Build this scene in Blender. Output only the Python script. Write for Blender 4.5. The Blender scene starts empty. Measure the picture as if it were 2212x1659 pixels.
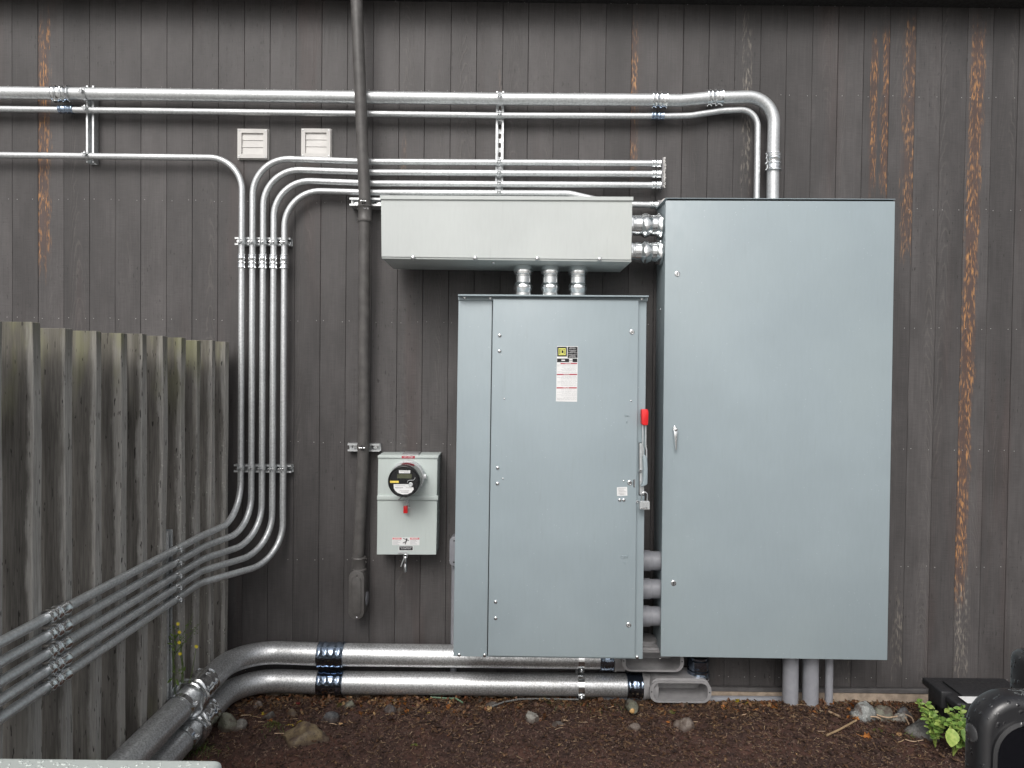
import bpy, bmesh, math, random
from mathutils import Vector, Matrix, noise as mnoise
R = math.radians
rnd = random.Random(7)
scene = bpy.context.scene
COL = scene.collection

# ------------------------------------------------------------------ camera
FPX, CU, CV = 1469.0, 1106.0, 829.5          # measured on a 2212 px wide view of the photograph
CAM = Vector((0, -3.65, 1.70))
PITCH, ROLL = R(1.05), 0.0117
fw = Vector((0, math.cos(PITCH), -math.sin(PITCH)))
r0 = Vector((1, 0, 0)); u0 = r0.cross(fw)
rt = r0 * math.cos(ROLL) + u0 * math.sin(ROLL)
up = -r0 * math.sin(ROLL) + u0 * math.cos(ROLL)
cd = bpy.data.cameras.new('camera'); cam = bpy.data.objects.new('camera', cd); COL.objects.link(cam)
cd.sensor_width = 36; cd.lens = 36 * FPX / 2212; cd.clip_start = 0.05; cd.clip_end = 2000
m = Matrix((rt, up, -fw)).transposed().to_4x4(); m.translation = CAM
cam.matrix_world = m
scene.camera = cam

# ------------------------------------------------------------------ overcast daylight
SUN_EL, SUN_AZ = R(42), R(14)                # azimuth measured from straight behind the camera, towards the left
w = bpy.data.worlds.new('World'); scene.world = w; w.use_nodes = True
nt = w.node_tree; nt.nodes.clear()
sky = nt.nodes.new('ShaderNodeTexSky'); sky.sky_type = 'NISHITA'; sky.sun_disc = False
sky.sun_elevation = SUN_EL; sky.sun_rotation = R(180) + SUN_AZ
sky.air_density = 1.0; sky.dust_density = 6.0; sky.ozone_density = 1.0
hs = nt.nodes.new('ShaderNodeHueSaturation'); hs.inputs['Saturation'].default_value = 0.22
bg = nt.nodes.new('ShaderNodeBackground'); bg.inputs['Strength'].default_value = 0.14
wo = nt.nodes.new('ShaderNodeOutputWorld')
nt.links.new(sky.outputs[0], hs.inputs['Color']); nt.links.new(hs.outputs[0], bg.inputs[0]); nt.links.new(bg.outputs[0], wo.inputs[0])
sd = bpy.data.lights.new('sun', 'SUN'); sd.energy = 0.9; sd.angle = R(28); sd.color = (1, 0.97, 0.93)
sun = bpy.data.objects.new('sun', sd); COL.objects.link(sun)
sdir = Vector((-math.sin(SUN_AZ) * math.cos(SUN_EL), -math.cos(SUN_AZ) * math.cos(SUN_EL), math.sin(SUN_EL)))
sun.rotation_euler = sdir.to_track_quat('Z', 'Y').to_euler(); sun.location = (0, -6, 8)
vs = scene.view_settings
vs.view_transform = 'Standard'; vs.look = 'None'; vs.gamma = 1; vs.use_curve_mapping = False; vs.exposure = -0.05

# ------------------------------------------------------------------ measuring helpers
def ray(u, v): return fw + rt * ((u - CU) / FPX) + up * ((CV - v) / FPX)
def at(u, v, y=0.0):
    d = ray(u, v); return CAM + d * ((y - CAM.y) / d.y)
def atx(u, v, x):
    d = ray(u, v); return CAM + d * ((x - CAM.x) / d.x)
def atz(u, v, z=0.0):
    d = ray(u, v); return CAM + d * ((z - CAM.z) / d.z)
K = 0.8848
def zoom(ox, oy, s): return lambda x, y: ((ox + x / s) * K, (oy + y / s) * K)
zA = zoom(0, 0, 2.458); zC = zoom(1600, 0, 2.458); zE = zoom(800, 600, 2.458); zG = zoom(0, 1200, 2.458)
zH = zoom(800, 1200, 2.458); zI = zoom(1600, 1200, 2.458); zM = zoom(880, 1060, 4.608); zB = zoom(800, 0, 2.458)
zL = zoom(1300, 820, 9.217); zQ = zoom(1490, 1560, 7.628); zR = zoom(2030, 1660, 4.706); zW = zoom(400, 1480, 7.539)
zS = zoom(460, 1680, 3.456); zK = zoom(1460, 980, 5.532); zP = zoom(830, 460, 16.59)
def px(n, y): return n / FPX * (y - CAM.y)    # length of n pixels at depth plane y

# ------------------------------------------------------------------ materials
def new_mat(name):
    mt = bpy.data.materials.new(name); mt.use_nodes = True
    return mt, mt.node_tree, mt.node_tree.nodes['Principled BSDF']
class G:
    """tiny node-graph writer"""
    def __init__(s, nt): s.nt = nt
    def n(s, t, **kw):
        nd = s.nt.nodes.new(t)
        for k, v in kw.items(): setattr(nd, k, v)
        return nd
    def put(s, inp, v):
        if isinstance(v, bpy.types.NodeSocket): s.nt.links.new(v, inp)
        elif v is not None: inp.default_value = v
    def math(s, op, a, b=None, c=None, clamp=False):
        nd = s.n('ShaderNodeMath', operation=op, use_clamp=clamp)
        s.put(nd.inputs[0], a); s.put(nd.inputs[1], b); s.put(nd.inputs[2], c)
        return nd.outputs[0]
    def pos(s):
        g = s.n('ShaderNodeNewGeometry'); x = s.n('ShaderNodeSeparateXYZ'); s.nt.links.new(g.outputs['Position'], x.inputs[0])
        return g.outputs['Position'], x.outputs
    def scaled(s, vec, sc, off=None):
        nd = s.n('ShaderNodeMapping'); s.put(nd.inputs['Vector'], vec); nd.inputs['Scale'].default_value = sc
        if off is not None: s.put(nd.inputs['Location'], off)
        return nd.outputs[0]
    def noise(s, vec, scale=1, detail=4, rough=.55, dist=0):
        nd = s.n('ShaderNodeTexNoise'); s.put(nd.inputs['Vector'], vec); nd.inputs['Scale'].default_value = scale
        nd.inputs['Detail'].default_value = detail; nd.inputs['Roughness'].default_value = rough; nd.inputs['Distortion'].default_value = dist
        return nd.outputs['Fac']
    def voro(s, vec, scale, out='Distance', feature='F1'):
        nd = s.n('ShaderNodeTexVoronoi', feature=feature); s.put(nd.inputs['Vector'], vec); nd.inputs['Scale'].default_value = scale
        return nd.outputs[out]
    def step(s, v, lo, hi, a=0., b=1.):
        nd = s.n('ShaderNodeMapRange', interpolation_type='SMOOTHSTEP'); s.put(nd.inputs['Value'], v)
        s.put(nd.inputs['From Min'], lo); s.put(nd.inputs['From Max'], hi)
        s.put(nd.inputs['To Min'], a); s.put(nd.inputs['To Max'], b)
        return nd.outputs[0]
    def mix(s, f, a, b):
        nd = s.n('ShaderNodeMix', data_type='RGBA'); s.put(nd.inputs[0], f)
        for i, v in ((6, a), (7, b)):
            s.put(nd.inputs[i], v if isinstance(v, bpy.types.NodeSocket) else (*v, 1))
        return nd.outputs[2]
    def ramp(s, f, stops):
        nd = s.n('ShaderNodeValToRGB'); s.put(nd.inputs[0], f); e = nd.color_ramp.elements
        while len(e) < len(stops): e.new(0.5)
        for el, (p, c) in zip(e, stops): el.position = p; el.color = (*c, 1)
        return nd.outputs[0]
    def mulc(s, c, f):
        nd = s.n('ShaderNodeVectorMath', operation='SCALE'); s.put(nd.inputs[0], c if isinstance(c, bpy.types.NodeSocket) else c)
        s.put(nd.inputs['Scale'], f); return nd.outputs[0]
    def bump(s, h, strength, dist):
        nd = s.n('ShaderNodeBump'); s.put(nd.inputs['Height'], h); nd.inputs['Strength'].default_value = strength
        nd.inputs['Distance'].default_value = dist; return nd.outputs[0]
    def attr(s, name):
        nd = s.n('ShaderNodeAttribute', attribute_type='OBJECT', attribute_name=name); return nd.outputs['Fac']
    def rand(s): return s.n('ShaderNodeObjectInfo').outputs['Random']
def simple(name, col, rough=.5, metal=0., spec=.5, vary=.12, vscale=30, bump=0., bscale=200, coat=0.):
    mt, nt, b = new_mat(name); g = G(nt); p, x = g.pos()
    f = g.step(g.noise(p, vscale, 5), .3, .7, 1 - vary, 1 + vary)
    g.put(b.inputs['Base Color'], g.mulc(col, f)); b.inputs['Metallic'].default_value = metal
    g.put(b.inputs['Roughness'], g.step(g.noise(p, vscale * 2.3, 3), .3, .7, max(.04, rough * .85), min(1, rough * 1.15)))
    b.inputs['Specular IOR Level'].default_value = spec; b.inputs['Coat Weight'].default_value = coat
    if bump: g.put(b.inputs['Normal'], g.bump(g.noise(p, bscale, 4), bump, .002))
    return mt

def siding_mat():
    mt, nt, b = new_mat('dark_siding_paint'); g = G(nt); p, x = g.pos(); X, Y, Z = x
    rnd_ = g.rand()
    off = g.n('ShaderNodeCombineXYZ'); g.put(off.inputs[2], g.math('MULTIPLY', rnd_, 40)); off = off.outputs[0]
    base = g.mix(g.noise(p, 1.3, 3), (.060, .056, .056), (.083, .077, .077))
    base = g.mulc(base, g.math('ADD', g.math('MULTIPLY', rnd_, .34), .84))
    base = g.mix(g.step(g.noise(g.scaled(p, (5, 1, .45)), 1, 3), .55, .75, 0, .45), base, (.075, .052, .048))
    base = g.mulc(base, g.step(g.noise(g.scaled(p, (6, 1, 2.2), off), 1, 5, .6), .3, .72, .80, 1.18))
    base = g.mix(g.math('MULTIPLY', g.step(g.noise(g.scaled(p, (40, 1, .9), off), 1, 4), .62, .78), .28), base, (.13, .122, .115))
    fine = g.noise(g.scaled(p, (170, 1, 4), off), 1, 4, .6)
    weave = g.noise(g.scaled(p, (16, 1, 420)), 1, 2)
    base = g.mulc(base, g.math('MULTIPLY', g.step(fine, .25, .75, .84, 1.2), g.step(weave, .3, .7, .9, 1.1)))
    # cathedral grain lines, a different one on every board
    xc = g.attr('xc'); dx = g.math('SUBTRACT', X, xc)
    wob = g.math('MULTIPLY', g.math('SUBTRACT', g.noise(g.scaled(p, (9, 1, 3), off), 1, 4), .5), .9)
    q = g.math('MULTIPLY', g.math('POWER', g.math('ABSOLUTE', g.math('DIVIDE', dx, .05)), 1.7), .42)
    q = g.math('ADD', g.math('ADD', g.math('MULTIPLY', Z, g.math('ADD', g.math('MULTIPLY', rnd_, 1.2), 1.0)), q), wob)
    line = g.math('PINGPONG', g.math('MULTIPLY', q, 13), 1)
    line = g.step(line, .62, .92)
    amount = g.math('MULTIPLY', g.step(g.noise(g.scaled(p, (7.3, 1, .5), off), 1, 2), .50, .66), g.step(g.math('ABSOLUTE', dx), .062, .03))
    grain = g.math('MULTIPLY', line, amount)
    base = g.mix(g.math('MULTIPLY', grain, .24), base, (.17, .155, .14))
    # rain-washed dark ticks
    tick = g.step(g.noise(g.scaled(p, (105, 1, 24)), 1, 2, .4), .655, .70)
    tick = g.math('MULTIPLY', tick, g.step(g.noise(p, 1.1, 2), .45, .62))
    base = g.mix(g.math('MULTIPLY', tick, .75), base, (.02, .018, .018))
    # bare, worn wood: up to two streaks on a board
    fx = g.noise(g.scaled(p, (60, 1, 5)), 1, 4); fz_ = g.noise(g.scaled(p, (50, 1, 2)), 1, 3); fl = g.noise(g.scaled(p, (24, 1, 2.6), off), 1, 5, .62)
    fn_ = g.noise(g.scaled(p, (170, 1, 15), off), 1, 5, .68); fp_ = g.noise(g.scaled(p, (34, 1, 6.5), off), 1, 5, .6); wn = g.noise(g.scaled(p, (50, 1, 6)), 1, 3)
    for sfx in ('', '_b'):
        k, wz0, wz1, wx, ww, tone, sl = (g.attr(q + sfx) for q in ('worn', 'worn_z0', 'worn_z1', 'worn_x', 'worn_w', 'worn_tone', 'worn_slope'))
        ctr = g.math('ADD', wx, g.math('MULTIPLY', sl, g.math('SUBTRACT', Z, wz1)))
        d2 = g.math('DIVIDE', g.math('ABSOLUTE', g.math('SUBTRACT', X, ctr)), g.math('MAXIMUM', ww, .001))
        edge = g.math('ADD', d2, g.math('MULTIPLY', g.math('SUBTRACT', fx, .5), 1.5))
        inside = g.step(edge, 1.15, .45)
        zr = g.math('ADD', Z, g.math('MULTIPLY', g.math('SUBTRACT', fz_, .5), .5))
        inside = g.math('MULTIPLY', inside, g.math('MULTIPLY', g.step(zr, wz0, g.math('ADD', wz0, .18)), g.step(zr, g.math('ADD', wz1, .05), g.math('SUBTRACT', wz1, .1))))
        q2 = g.math('MULTIPLY', g.math('POWER', d2, 1.6), .14)
        q2 = g.math('ADD', g.math('ADD', g.math('MULTIPLY', Z, 1.9), q2), g.math('MULTIPLY', fl, .55))
        l2 = g.math('PINGPONG', g.math('MULTIPLY', q2, 19), 1)
        l2 = g.math('ADD', g.math('MULTIPLY', l2, .42), g.math('ADD', .28, g.math('MULTIPLY', g.math('SUBTRACT', fn_, .5), 3.0)))
        bare = g.math('MULTIPLY', g.step(l2, .44, .74), g.step(fp_, .40, .60))
        bare = g.math('MULTIPLY', g.math('MULTIPLY', bare, inside), k, clamp=True)
        wood = g.mix(g.step(fn_, .3, .75), (.22, .082, .028), (.56, .29, .11)); wood = g.mix(tone, wood, (.36, .32, .27))
        halo = g.math('MULTIPLY', g.math('MULTIPLY', g.step(edge, 2.1, .3), g.math('MULTIPLY', inside, k)), .42)
        base = g.mix(g.math('MULTIPLY', halo, g.math('SUBTRACT', 1, tone)), base, (.10, .046, .030))
        base = g.mix(bare, base, wood)
    g.put(b.inputs['Base Color'], base)
    g.put(b.inputs['Roughness'], g.step(fine, .2, .8, .42, .66)); b.inputs['Specular IOR Level'].default_value = .42
    h = g.math('ADD', g.math('ADD', g.math('MULTIPLY', fine, .5), g.math('MULTIPLY', grain, .9)), g.math('MULTIPLY', weave, .3))
    g.put(b.inputs['Normal'], g.bump(h, .42, .0016))
    return mt

def fence_mat():
    mt, nt, b = new_mat('weathered_fence_wood'); g = G(nt); p, x = g.pos(); X, Y, Z = x
    rn = g.rand(); off = g.n('ShaderNodeCombineXYZ'); g.put(off.inputs[0], g.math('MULTIPLY', rn, 31)); off = off.outputs[0]
    f = g.noise(g.scaled(p, (26, 26, 1.6), off), 1, 5, .6)
    c = g.mix(g.step(f, .28, .74), (.135, .126, .115), (.24, .226, .207))
    c = g.mulc(c, g.math('ADD', g.math('MULTIPLY', rn, .45), .74))
    c = g.mix(g.math('MULTIPLY', g.math('FRACT', g.math('MULTIPLY', rn, 7.3)), .25), c, (.17, .155, .13))
    gr_ = g.noise(g.scaled(p, (210, 210, 9), off), 1, 4, .65)
    c = g.mulc(c, g.step(gr_, .3, .7, .72, 1.22))
    # bleached outer edge with a wavy border
    e = g.math('ADD', X, g.math('MULTIPLY', g.math('SUBTRACT', g.noise(g.scaled(p, (9, 9, 2.6), off), 1, 5, .65), .5), .075))
    c = g.mix(g.step(e, -1.507, -1.490, 0, .8), c, g.mulc((.47, .455, .43), g.step(gr_, .3, .7, .7, 1.15)))
    c = g.mix(g.math('MULTIPLY', g.step(g.noise(g.scaled(p, (14, 14, .9), off), 1, 3), .52, .70), .7), c, (.40, .38, .35))
    # green algae near the tops and low down
    c = g.mix(g.math('MULTIPLY', g.step(Z, 1.62, 1.86), .6), c, (.085, .080, .055))
    alg = g.math('ADD', g.step(Z, 1.35, 1.8), g.step(Z, .5, .1))
    c = g.mix(g.math('MULTIPLY', g.math('MULTIPLY', alg, .42), g.step(g.noise(g.scaled(p, (11, 11, 3), off), 1, 4), .5, .68)), c, (.24, .245, .11))
    tick = g.step(g.noise(g.scaled(p, (120, 120, 20), off), 1, 2, .45), .665, .71)
    c = g.mix(g.math('MULTIPLY', tick, .85), c, (.025, .022, .020))
    spk = g.math('MULTIPLY', g.step(g.voro(g.scaled(p, (1, 1, .8)), 85), .34, .24), g.step(g.noise(p, 42, 3), .52, .6))
    where = g.math('MULTIPLY', g.math('MULTIPLY', g.step(e, -1.52, -1.485), g.step(Y, -1.0, -.72)), g.step(Z, 1.55, 1.2))
    c = g.mix(g.math('MULTIPLY', spk, where), c, (.60, .60, .54))
    g.put(b.inputs['Base Color'], c); b.inputs['Roughness'].default_value = .72; b.inputs['Specular IOR Level'].default_value = .35
    g.put(b.inputs['Normal'], g.bump(g.math('ADD', f, g.noise(g.scaled(p, (150, 150, 9)), 1, 3)), .35, .003))
    return mt

def galv_mat(name, col, rough, mottle=.18, sc=90, metal=1.0):
    mt, nt, b = new_mat(name); g = G(nt); p, x = g.pos()
    f = g.noise(p, sc, 4, .6); f2 = g.noise(p, 7, 3)
    c = g.mulc(col, g.math('MULTIPLY', g.step(f, .3, .7, 1 - mottle, 1 + mottle * .4), g.step(f2, .3, .7, .92, 1.04)))
    sc_ = g.math('MULTIPLY', g.step(g.noise(p, 26, 6, .75), .66, .72), g.step(g.noise(p, 2.6, 2), .52, .62))
    c = g.mix(g.math('MULTIPLY', sc_, .55), c, (.16, .155, .15))
    g.put(b.inputs['Base Color'], c); b.inputs['Metallic'].default_value = metal
    g.put(b.inputs['Roughness'], g.step(f, .3, .7, rough * 1.2, rough * .85))
    g.put(b.inputs['Normal'], g.bump(g.noise(p, sc * 1.4, 3), .08, .001))
    return mt

def paint_mat(name, col, rough=.36, specks=.5):
    mt, nt, b = new_mat(name); g = G(nt); p, x = g.pos()
    f = g.math('MULTIPLY', g.step(g.noise(p, 2.2, 3), .3, .7, .955, 1.035), g.step(g.noise(g.scaled(p, (90, 90, 14)), 1, 3), .3, .7, .987, 1.013))
    c = g.mulc(col, f)
    c = g.mix(g.step(g.noise(p, 1.1, 2), .45, .7, 0, .25), c, (col[0] * 1.02, col[1] * 1.0, col[2] * .93))
    v = g.n('ShaderNodeTexVoronoi'); g.put(v.inputs['Vector'], p); v.inputs['Scale'].default_value = 42
    sp = g.math('MULTIPLY', g.step(v.outputs['Distance'], .085, .05), g.step(g.noise(p, 9, 2), .48, .6))
    c = g.mix(g.math('MULTIPLY', sp, specks), c, (.72, .76, .77))
    dirt = g.math('MULTIPLY', g.step(g.noise(g.scaled(p, (60, 60, 5)), 1, 4), .6, .78), .10)
    c = g.mix(dirt, c, (.2, .2, .19))
    g.put(b.inputs['Base Color'], c); g.put(b.inputs['Roughness'], g.step(g.noise(p, 30, 3), .3, .7, rough * .9, rough * 1.15))
    b.inputs['Specular IOR Level'].default_value = .45
    g.put(b.inputs['Normal'], g.bump(g.math('ADD', g.math('MULTIPLY', g.noise(p, 260, 2), .02), g.noise(p, 2.3, 2)), .35, .006))
    return mt

def soil_mat(name, lo, hi):
    mt, nt, b = new_mat(name); g = G(nt); p, x = g.pos(); X, Y, Z = x
    f = g.noise(p, 34, 6, .68); f2 = g.noise(p, 3.1, 4)
    c = g.mix(g.step(f, .3, .72), lo, hi); c = g.mix(g.step(f2, .42, .68, 0, .6), c, (hi[0] * 1.15, hi[1] * .95, hi[2] * .85))
    fib = g.step(g.noise(g.scaled(p, (60, 230, 60)), 1, 3), .66, .74)
    fib2 = g.step(g.noise(g.scaled(p, (230, 70, 60)), 1, 3), .67, .74)
    c = g.mix(g.math('MULTIPLY', g.math('MAXIMUM', fib, fib2), .5), c, (.15, .085, .045))
    dx = g.math('MULTIPLY', g.math('SUBTRACT', X, 2.0), 1.7); dy = g.math('MULTIPLY', g.math('ADD', Y, .92), 2.6)
    rr = g.math('ADD', g.math('SQRT', g.math('ADD', g.math('MULTIPLY', dx, dx), g.math('MULTIPLY', dy, dy))), g.math('MULTIPLY', g.noise(p, 9, 4), .5))
    c = g.mix(g.step(rr, .85, .5, 0, .75), c, (.17, .135, .10))
    g.put(b.inputs['Base Color'], c); b.inputs['Roughness'].default_value = .8; b.inputs['Specular IOR Level'].default_value = .3
    h = g.math('ADD', f, g.math('MULTIPLY', g.noise(p, 130, 4, .7), .5))
    g.put(b.inputs['Normal'], g.bump(h, .9, .012))
    return mt
def chip_mat(name, cols, scale=55, rough=.75):
    mt, nt, b = new_mat(name); g = G(nt); p, x = g.pos()
    v = g.n('ShaderNodeTexVoronoi'); g.put(v.inputs['Vector'], p); v.inputs['Scale'].default_value = scale
    sp = g.n('ShaderNodeSeparateColor'); g.put(sp.inputs[0], v.outputs['Color'])
    n_ = len(cols); c = g.ramp(sp.outputs[0], [(i / max(1, n_ - 1), cc) for i, cc in enumerate(cols)])
    c = g.mulc(c, g.step(g.noise(p, 160, 3), .3, .7, .75, 1.2))
    g.put(b.inputs['Base Color'], c); b.inputs['Roughness'].default_value = rough; b.inputs['Specular IOR Level'].default_value = .3
    return mt
def rock_mat(name, a, c2, spk, sc=40):
    mt, nt, b = new_mat(name); g = G(nt); p, x = g.pos()
    c = g.mix(g.step(g.noise(p, sc * .45, 5), .35, .65), a, c2)
    c = g.mix(g.math('MULTIPLY', g.step(g.noise(p, sc * 5, 3, .7), .56, .63), .85), c, spk)
    dirt = g.math('MAXIMUM', g.step(g.noise(p, 24, 5, .65), .48, .62, 0, .85), g.step(x[2], .016, .0, 0, .7))
    c = g.mix(dirt, c, (.055, .034, .026))
    g.put(b.inputs['Base Color'], c); b.inputs['Roughness'].default_value = .6
    g.put(b.inputs['Normal'], g.bump(g.noise(p, sc * 3, 5), .5, .004)); return mt
def leaf_mat(name, a, c2, rough=.5, sc=60):
    mt, nt, b = new_mat(name); g = G(nt); p, x = g.pos()
    c = g.mix(g.step(g.noise(p, sc, 4), .35, .65), a, c2); c = g.mulc(c, g.math('ADD', g.math('MULTIPLY', g.rand(), .5), .75))
    g.put(b.inputs['Base Color'], c); b.inputs['Roughness'].default_value = rough
    b.inputs['Subsurface Weight'].default_value = 0
    return mt
def wet_black(name, col, rough):
    mt, nt, b = new_mat(name); g = G(nt); p, x = g.pos()
    b.inputs['Base Color'].default_value = (*col, 1); b.inputs['Specular IOR Level'].default_value = .8
    d = g.step(g.voro(g.scaled(p, (1, 1, .7)), 120), .42, .12)
    d = g.math('MULTIPLY', d, g.step(g.noise(p, 40, 2), .48, .58))
    g.put(b.inputs['Roughness'], g.step(d, 0, .5, rough, .08))
    g.put(b.inputs['Normal'], g.bump(g.math('ADD', g.math('MULTIPLY', d, 1), g.math('MULTIPLY', g.noise(p, 500, 2), .12)), .5, .002)); return mt

M = dict(
    siding=siding_mat(), fence=fence_mat(),
    galv=galv_mat('galvanized_steel', (.73, .75, .76), .44, .16, 90, .76),
    galv_big=galv_mat('mottled_galvanized_steel', (.70, .71, .72), .40, .36, 130, .76),
    zinc=galv_mat('bright_zinc', (.86, .88, .89), .17, .06, 40, .97),
    zinc_blue=galv_mat('blue_chromate_zinc', (.36, .44, .56), .13, .15, 40),
    strut=galv_mat('strut_steel', (.72, .74, .75), .42, .15, 60, .7),
    chrome=simple('chrome_screw', (.75, .76, .77), .18, 1, vary=.05),
    paint=paint_mat('grey_enclosure_paint', (.315, .375, .405)),
    paint2=paint_mat('pale_trough_paint', (.55, .58, .57), .42, .3),
    paint3=paint_mat('meter_socket_paint', (.52, .575, .56), .40, .3),
    lidpaint=paint_mat('wet_pale_cabinet_paint', (.60, .65, .62), .3, 1),
    dark=simple('dark_gap', (.012, .012, .013), .7),
    soffit=simple('dark_soffit_board', (.020, .019, .019), .8, bump=.2),
    mast=simple('painted_mast', (.095, .09, .087), .42, vary=.2, vscale=18, bump=.25, bscale=120),
    pvc=simple('grey_pvc', (.27, .275, .30), .34, vary=.06),
    cast=simple('grey_cast_fitting', (.27, .265, .27), .42, vary=.08, bump=.12, bscale=300),
    white=simple('white_vent_plastic', (.60, .585, .565), .45, vary=.05, vscale=14),
    sticker=simple('sticker_white', (.80, .80, .80), .4, vary=.03),
    ink=simple('black_ink', (.012, .012, .014), .35),
    greyink=simple('grey_ink', (.42, .42, .43), .5),
    redink=simple('red_ink', (.42, .035, .06), .45),
    pinkink=simple('faded_red_ink', (.68, .22, .24), .45),
    yellow=simple('yellow_ink', (.80, .80, .20), .45), amber=simple('yellow_tag', (.85, .66, .12), .45),
    red=simple('red_plastic', (.72, .018, .022), .35, vary=.05),
    black=simple('black_plastic', (.012, .012, .013), .3),
    glass=simple('meter_screen', (.10, .105, .07), .12),
    rubber=wet_black('wet_black_plastic', (.016, .016, .018), .30),
    mirror=simple('dark_mirror_glass', (.006, .006, .008), .05, vary=.02),
    tote=simple('black_tote_plastic', (.018, .018, .020), .5, bump=.15, bscale=400),
    concrete=simple('foundation_concrete', (.40, .32, .25), .8, vary=.25, vscale=22, bump=.5),
    flash=simple('metal_flashing', (.11, .105, .105), .45, 0, vary=.25, vscale=12),
    soil=soil_mat('dark_mulch_soil', (.024, .0135, .0115), (.105, .058, .046)),
    asphalt=simple('pale_wet_concrete', (.22, .215, .205), .5, vary=.3, vscale=14, bump=.5, bscale=90),
    chips=chip_mat('bark_chips', [(.020, .012, .010), (.055, .029, .019), (.035, .021, .016), (.105, .055, .030), (.050, .030, .022), (.16, .095, .05)]),
    crumbs=chip_mat('soil_crumbs', [(.018, .011, .010), (.065, .037, .029), (.030, .018, .016), (.12, .075, .056), (.045, .028, .026), (.20, .135, .10)], 90),
    shred=chip_mat('pale_wood_shreds', [(.14, .08, .045), (.26, .18, .11), (.10, .055, .035), (.38, .28, .18)], 60),
    leaf_tan=leaf_mat('tan_leaf', (.30, .17, .075), (.46, .31, .16)), leaf_brown=leaf_mat('brown_leaf', (.10, .045, .022), (.20, .09, .04)),
    leaf_orange=leaf_mat('orange_leaf', (.38, .13, .03), (.50, .22, .06)), leaf_yellow=leaf_mat('yellow_leaf', (.52, .40, .02), (.62, .50, .06)),
    leaf_red=leaf_mat('red_leaf', (.24, .03, .035), (.34, .06, .05)),
    green=leaf_mat('green_leaf', (.085, .17, .028), (.19, .29, .065)), darkgreen=leaf_mat('weed_green', (.07, .12, .02), (.13, .20, .04)),
    lime=leaf_mat('lime_leaf', (.19, .28, .055), (.31, .38, .10)),
    moss=leaf_mat('moss', (.06, .075, .012), (.13, .14, .03)), petal=simple('yellow_petal', (.85, .70, .06), .5),
    stem=simple('pale_root', (.42, .30, .20), .6), stick=simple('dry_stick', (.30, .21, .12), .7),
    cable=simple('grey_cable', (.16, .16, .155), .5), greencable=simple('green_cable', (.12, .19, .12), .5),
    granite=rock_mat('speckled_granite', (.11, .12, .12), (.26, .27, .26), (.42, .43, .41), 30),
    rock_grey=rock_mat('grey_rock', (.085, .083, .078), (.15, .145, .135), (.21, .20, .185)),
    rock_dark=rock_mat('dark_rock', (.05, .052, .055), (.10, .10, .105), (.15, .15, .15)),
    rock_green=rock_mat('greenish_rock', (.10, .10, .075), (.16, .16, .12), (.22, .22, .18)),
    rock_tan=rock_mat('tan_rock', (.10, .072, .042), (.19, .145, .082), (.06, .042, .03), 26),
    rock_pale=rock_mat('pale_rock', (.16, .152, .138), (.26, .25, .225), (.34, .33, .30)),
    rock_brown=rock_mat('brown_rock', (.10, .075, .06), (.17, .14, .12), (.22, .19, .16)),
)

# ------------------------------------------------------------------ object helpers
WM = {}
def raw(name, data, mtx, parent=None):
    o = bpy.data.objects.new(name, data); COL.objects.link(o)
    if parent is not None:
        o.parent = parent; o.matrix_basis = WM[parent].inverted() @ mtx
    else: o.matrix_basis = mtx
    WM[o] = mtx.copy(); return o
def thing(name, label, cat, loc=(0, 0, 0), group=None):
    o = raw(name, None, Matrix.Translation(loc)); o.empty_display_size = .05
    o['label'] = label; o['category'] = cat
    if group: o['group'] = group
    return o
def tag(o, label, cat, group=None):
    o['label'] = label; o['category'] = cat
    if group: o['group'] = group
    return o
def mesh(bm, mat, smooth=None, name='mesh'):
    me = bpy.data.meshes.new(name); bm.normal_update(); bm.to_mesh(me); bm.free()
    me.materials.append(M[mat] if isinstance(mat, str) else mat)
    if smooth is not None:
        me.shade_smooth(); me.set_sharp_from_angle(angle=R(smooth))
    return me
def part(name, me, parent, mtx=None, label=None):
    """mesh coordinates are world coordinates unless a placement is given"""
    o = raw(name, me, mtx if mtx is not None else Matrix.Identity(4), parent)
    if mtx is None and parent is not None:
        # keep the part's own origin on its thing
        pass
    if label: o['label'] = label
    if name == 'fine_print': o['kind'] = 'stuff'
    return o
def single(name, me, label, cat, loc=None, group=None, mtx=None):
    o = raw(name, me, mtx if mtx is not None else Matrix.Identity(4)); return tag(o, label, cat, group)
def frame(p, xdir, zdir):
    x = Vector(xdir).normalized(); z = Vector(zdir); z = (z - x * z.dot(x)).normalized(); y = z.cross(x)
    mm = Matrix((x, y, z)).transposed().to_4x4(); mm.translation = p; return mm

# ------------------------------------------------------------------ mesh helpers
def bevel(bm, wd, seg=1, ang=30):
    bm.normal_update()
    es = [e for e in bm.edges if e.is_manifold and e.calc_face_angle(0) > R(ang)]
    if wd: bmesh.ops.bevel(bm, geom=es, offset=wd, segments=seg, affect='EDGES', profile=.5)
    return bm
def hexa(bm, c):
    v = [bm.verts.new(p) for p in c]
    for f in ((0, 3, 2, 1), (4, 5, 6, 7), (0, 1, 5, 4), (1, 2, 6, 5), (2, 3, 7, 6), (3, 0, 4, 7)): bm.faces.new([v[i] for i in f])
    return v
def box(a, b, bev=0, seg=1, bm=None):
    own = bm is None; bm = bm or bmesh.new()
    x0, x1 = sorted((a[0], b[0])); y0, y1 = sorted((a[1], b[1])); z0, z1 = sorted((a[2], b[2]))
    hexa(bm, [(x0, y0, z0), (x1, y0, z0), (x1, y1, z0), (x0, y1, z0), (x0, y0, z1), (x1, y0, z1), (x1, y1, z1), (x0, y1, z1)])
    if own and bev: bevel(bm, bev, seg)
    return bm
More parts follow.
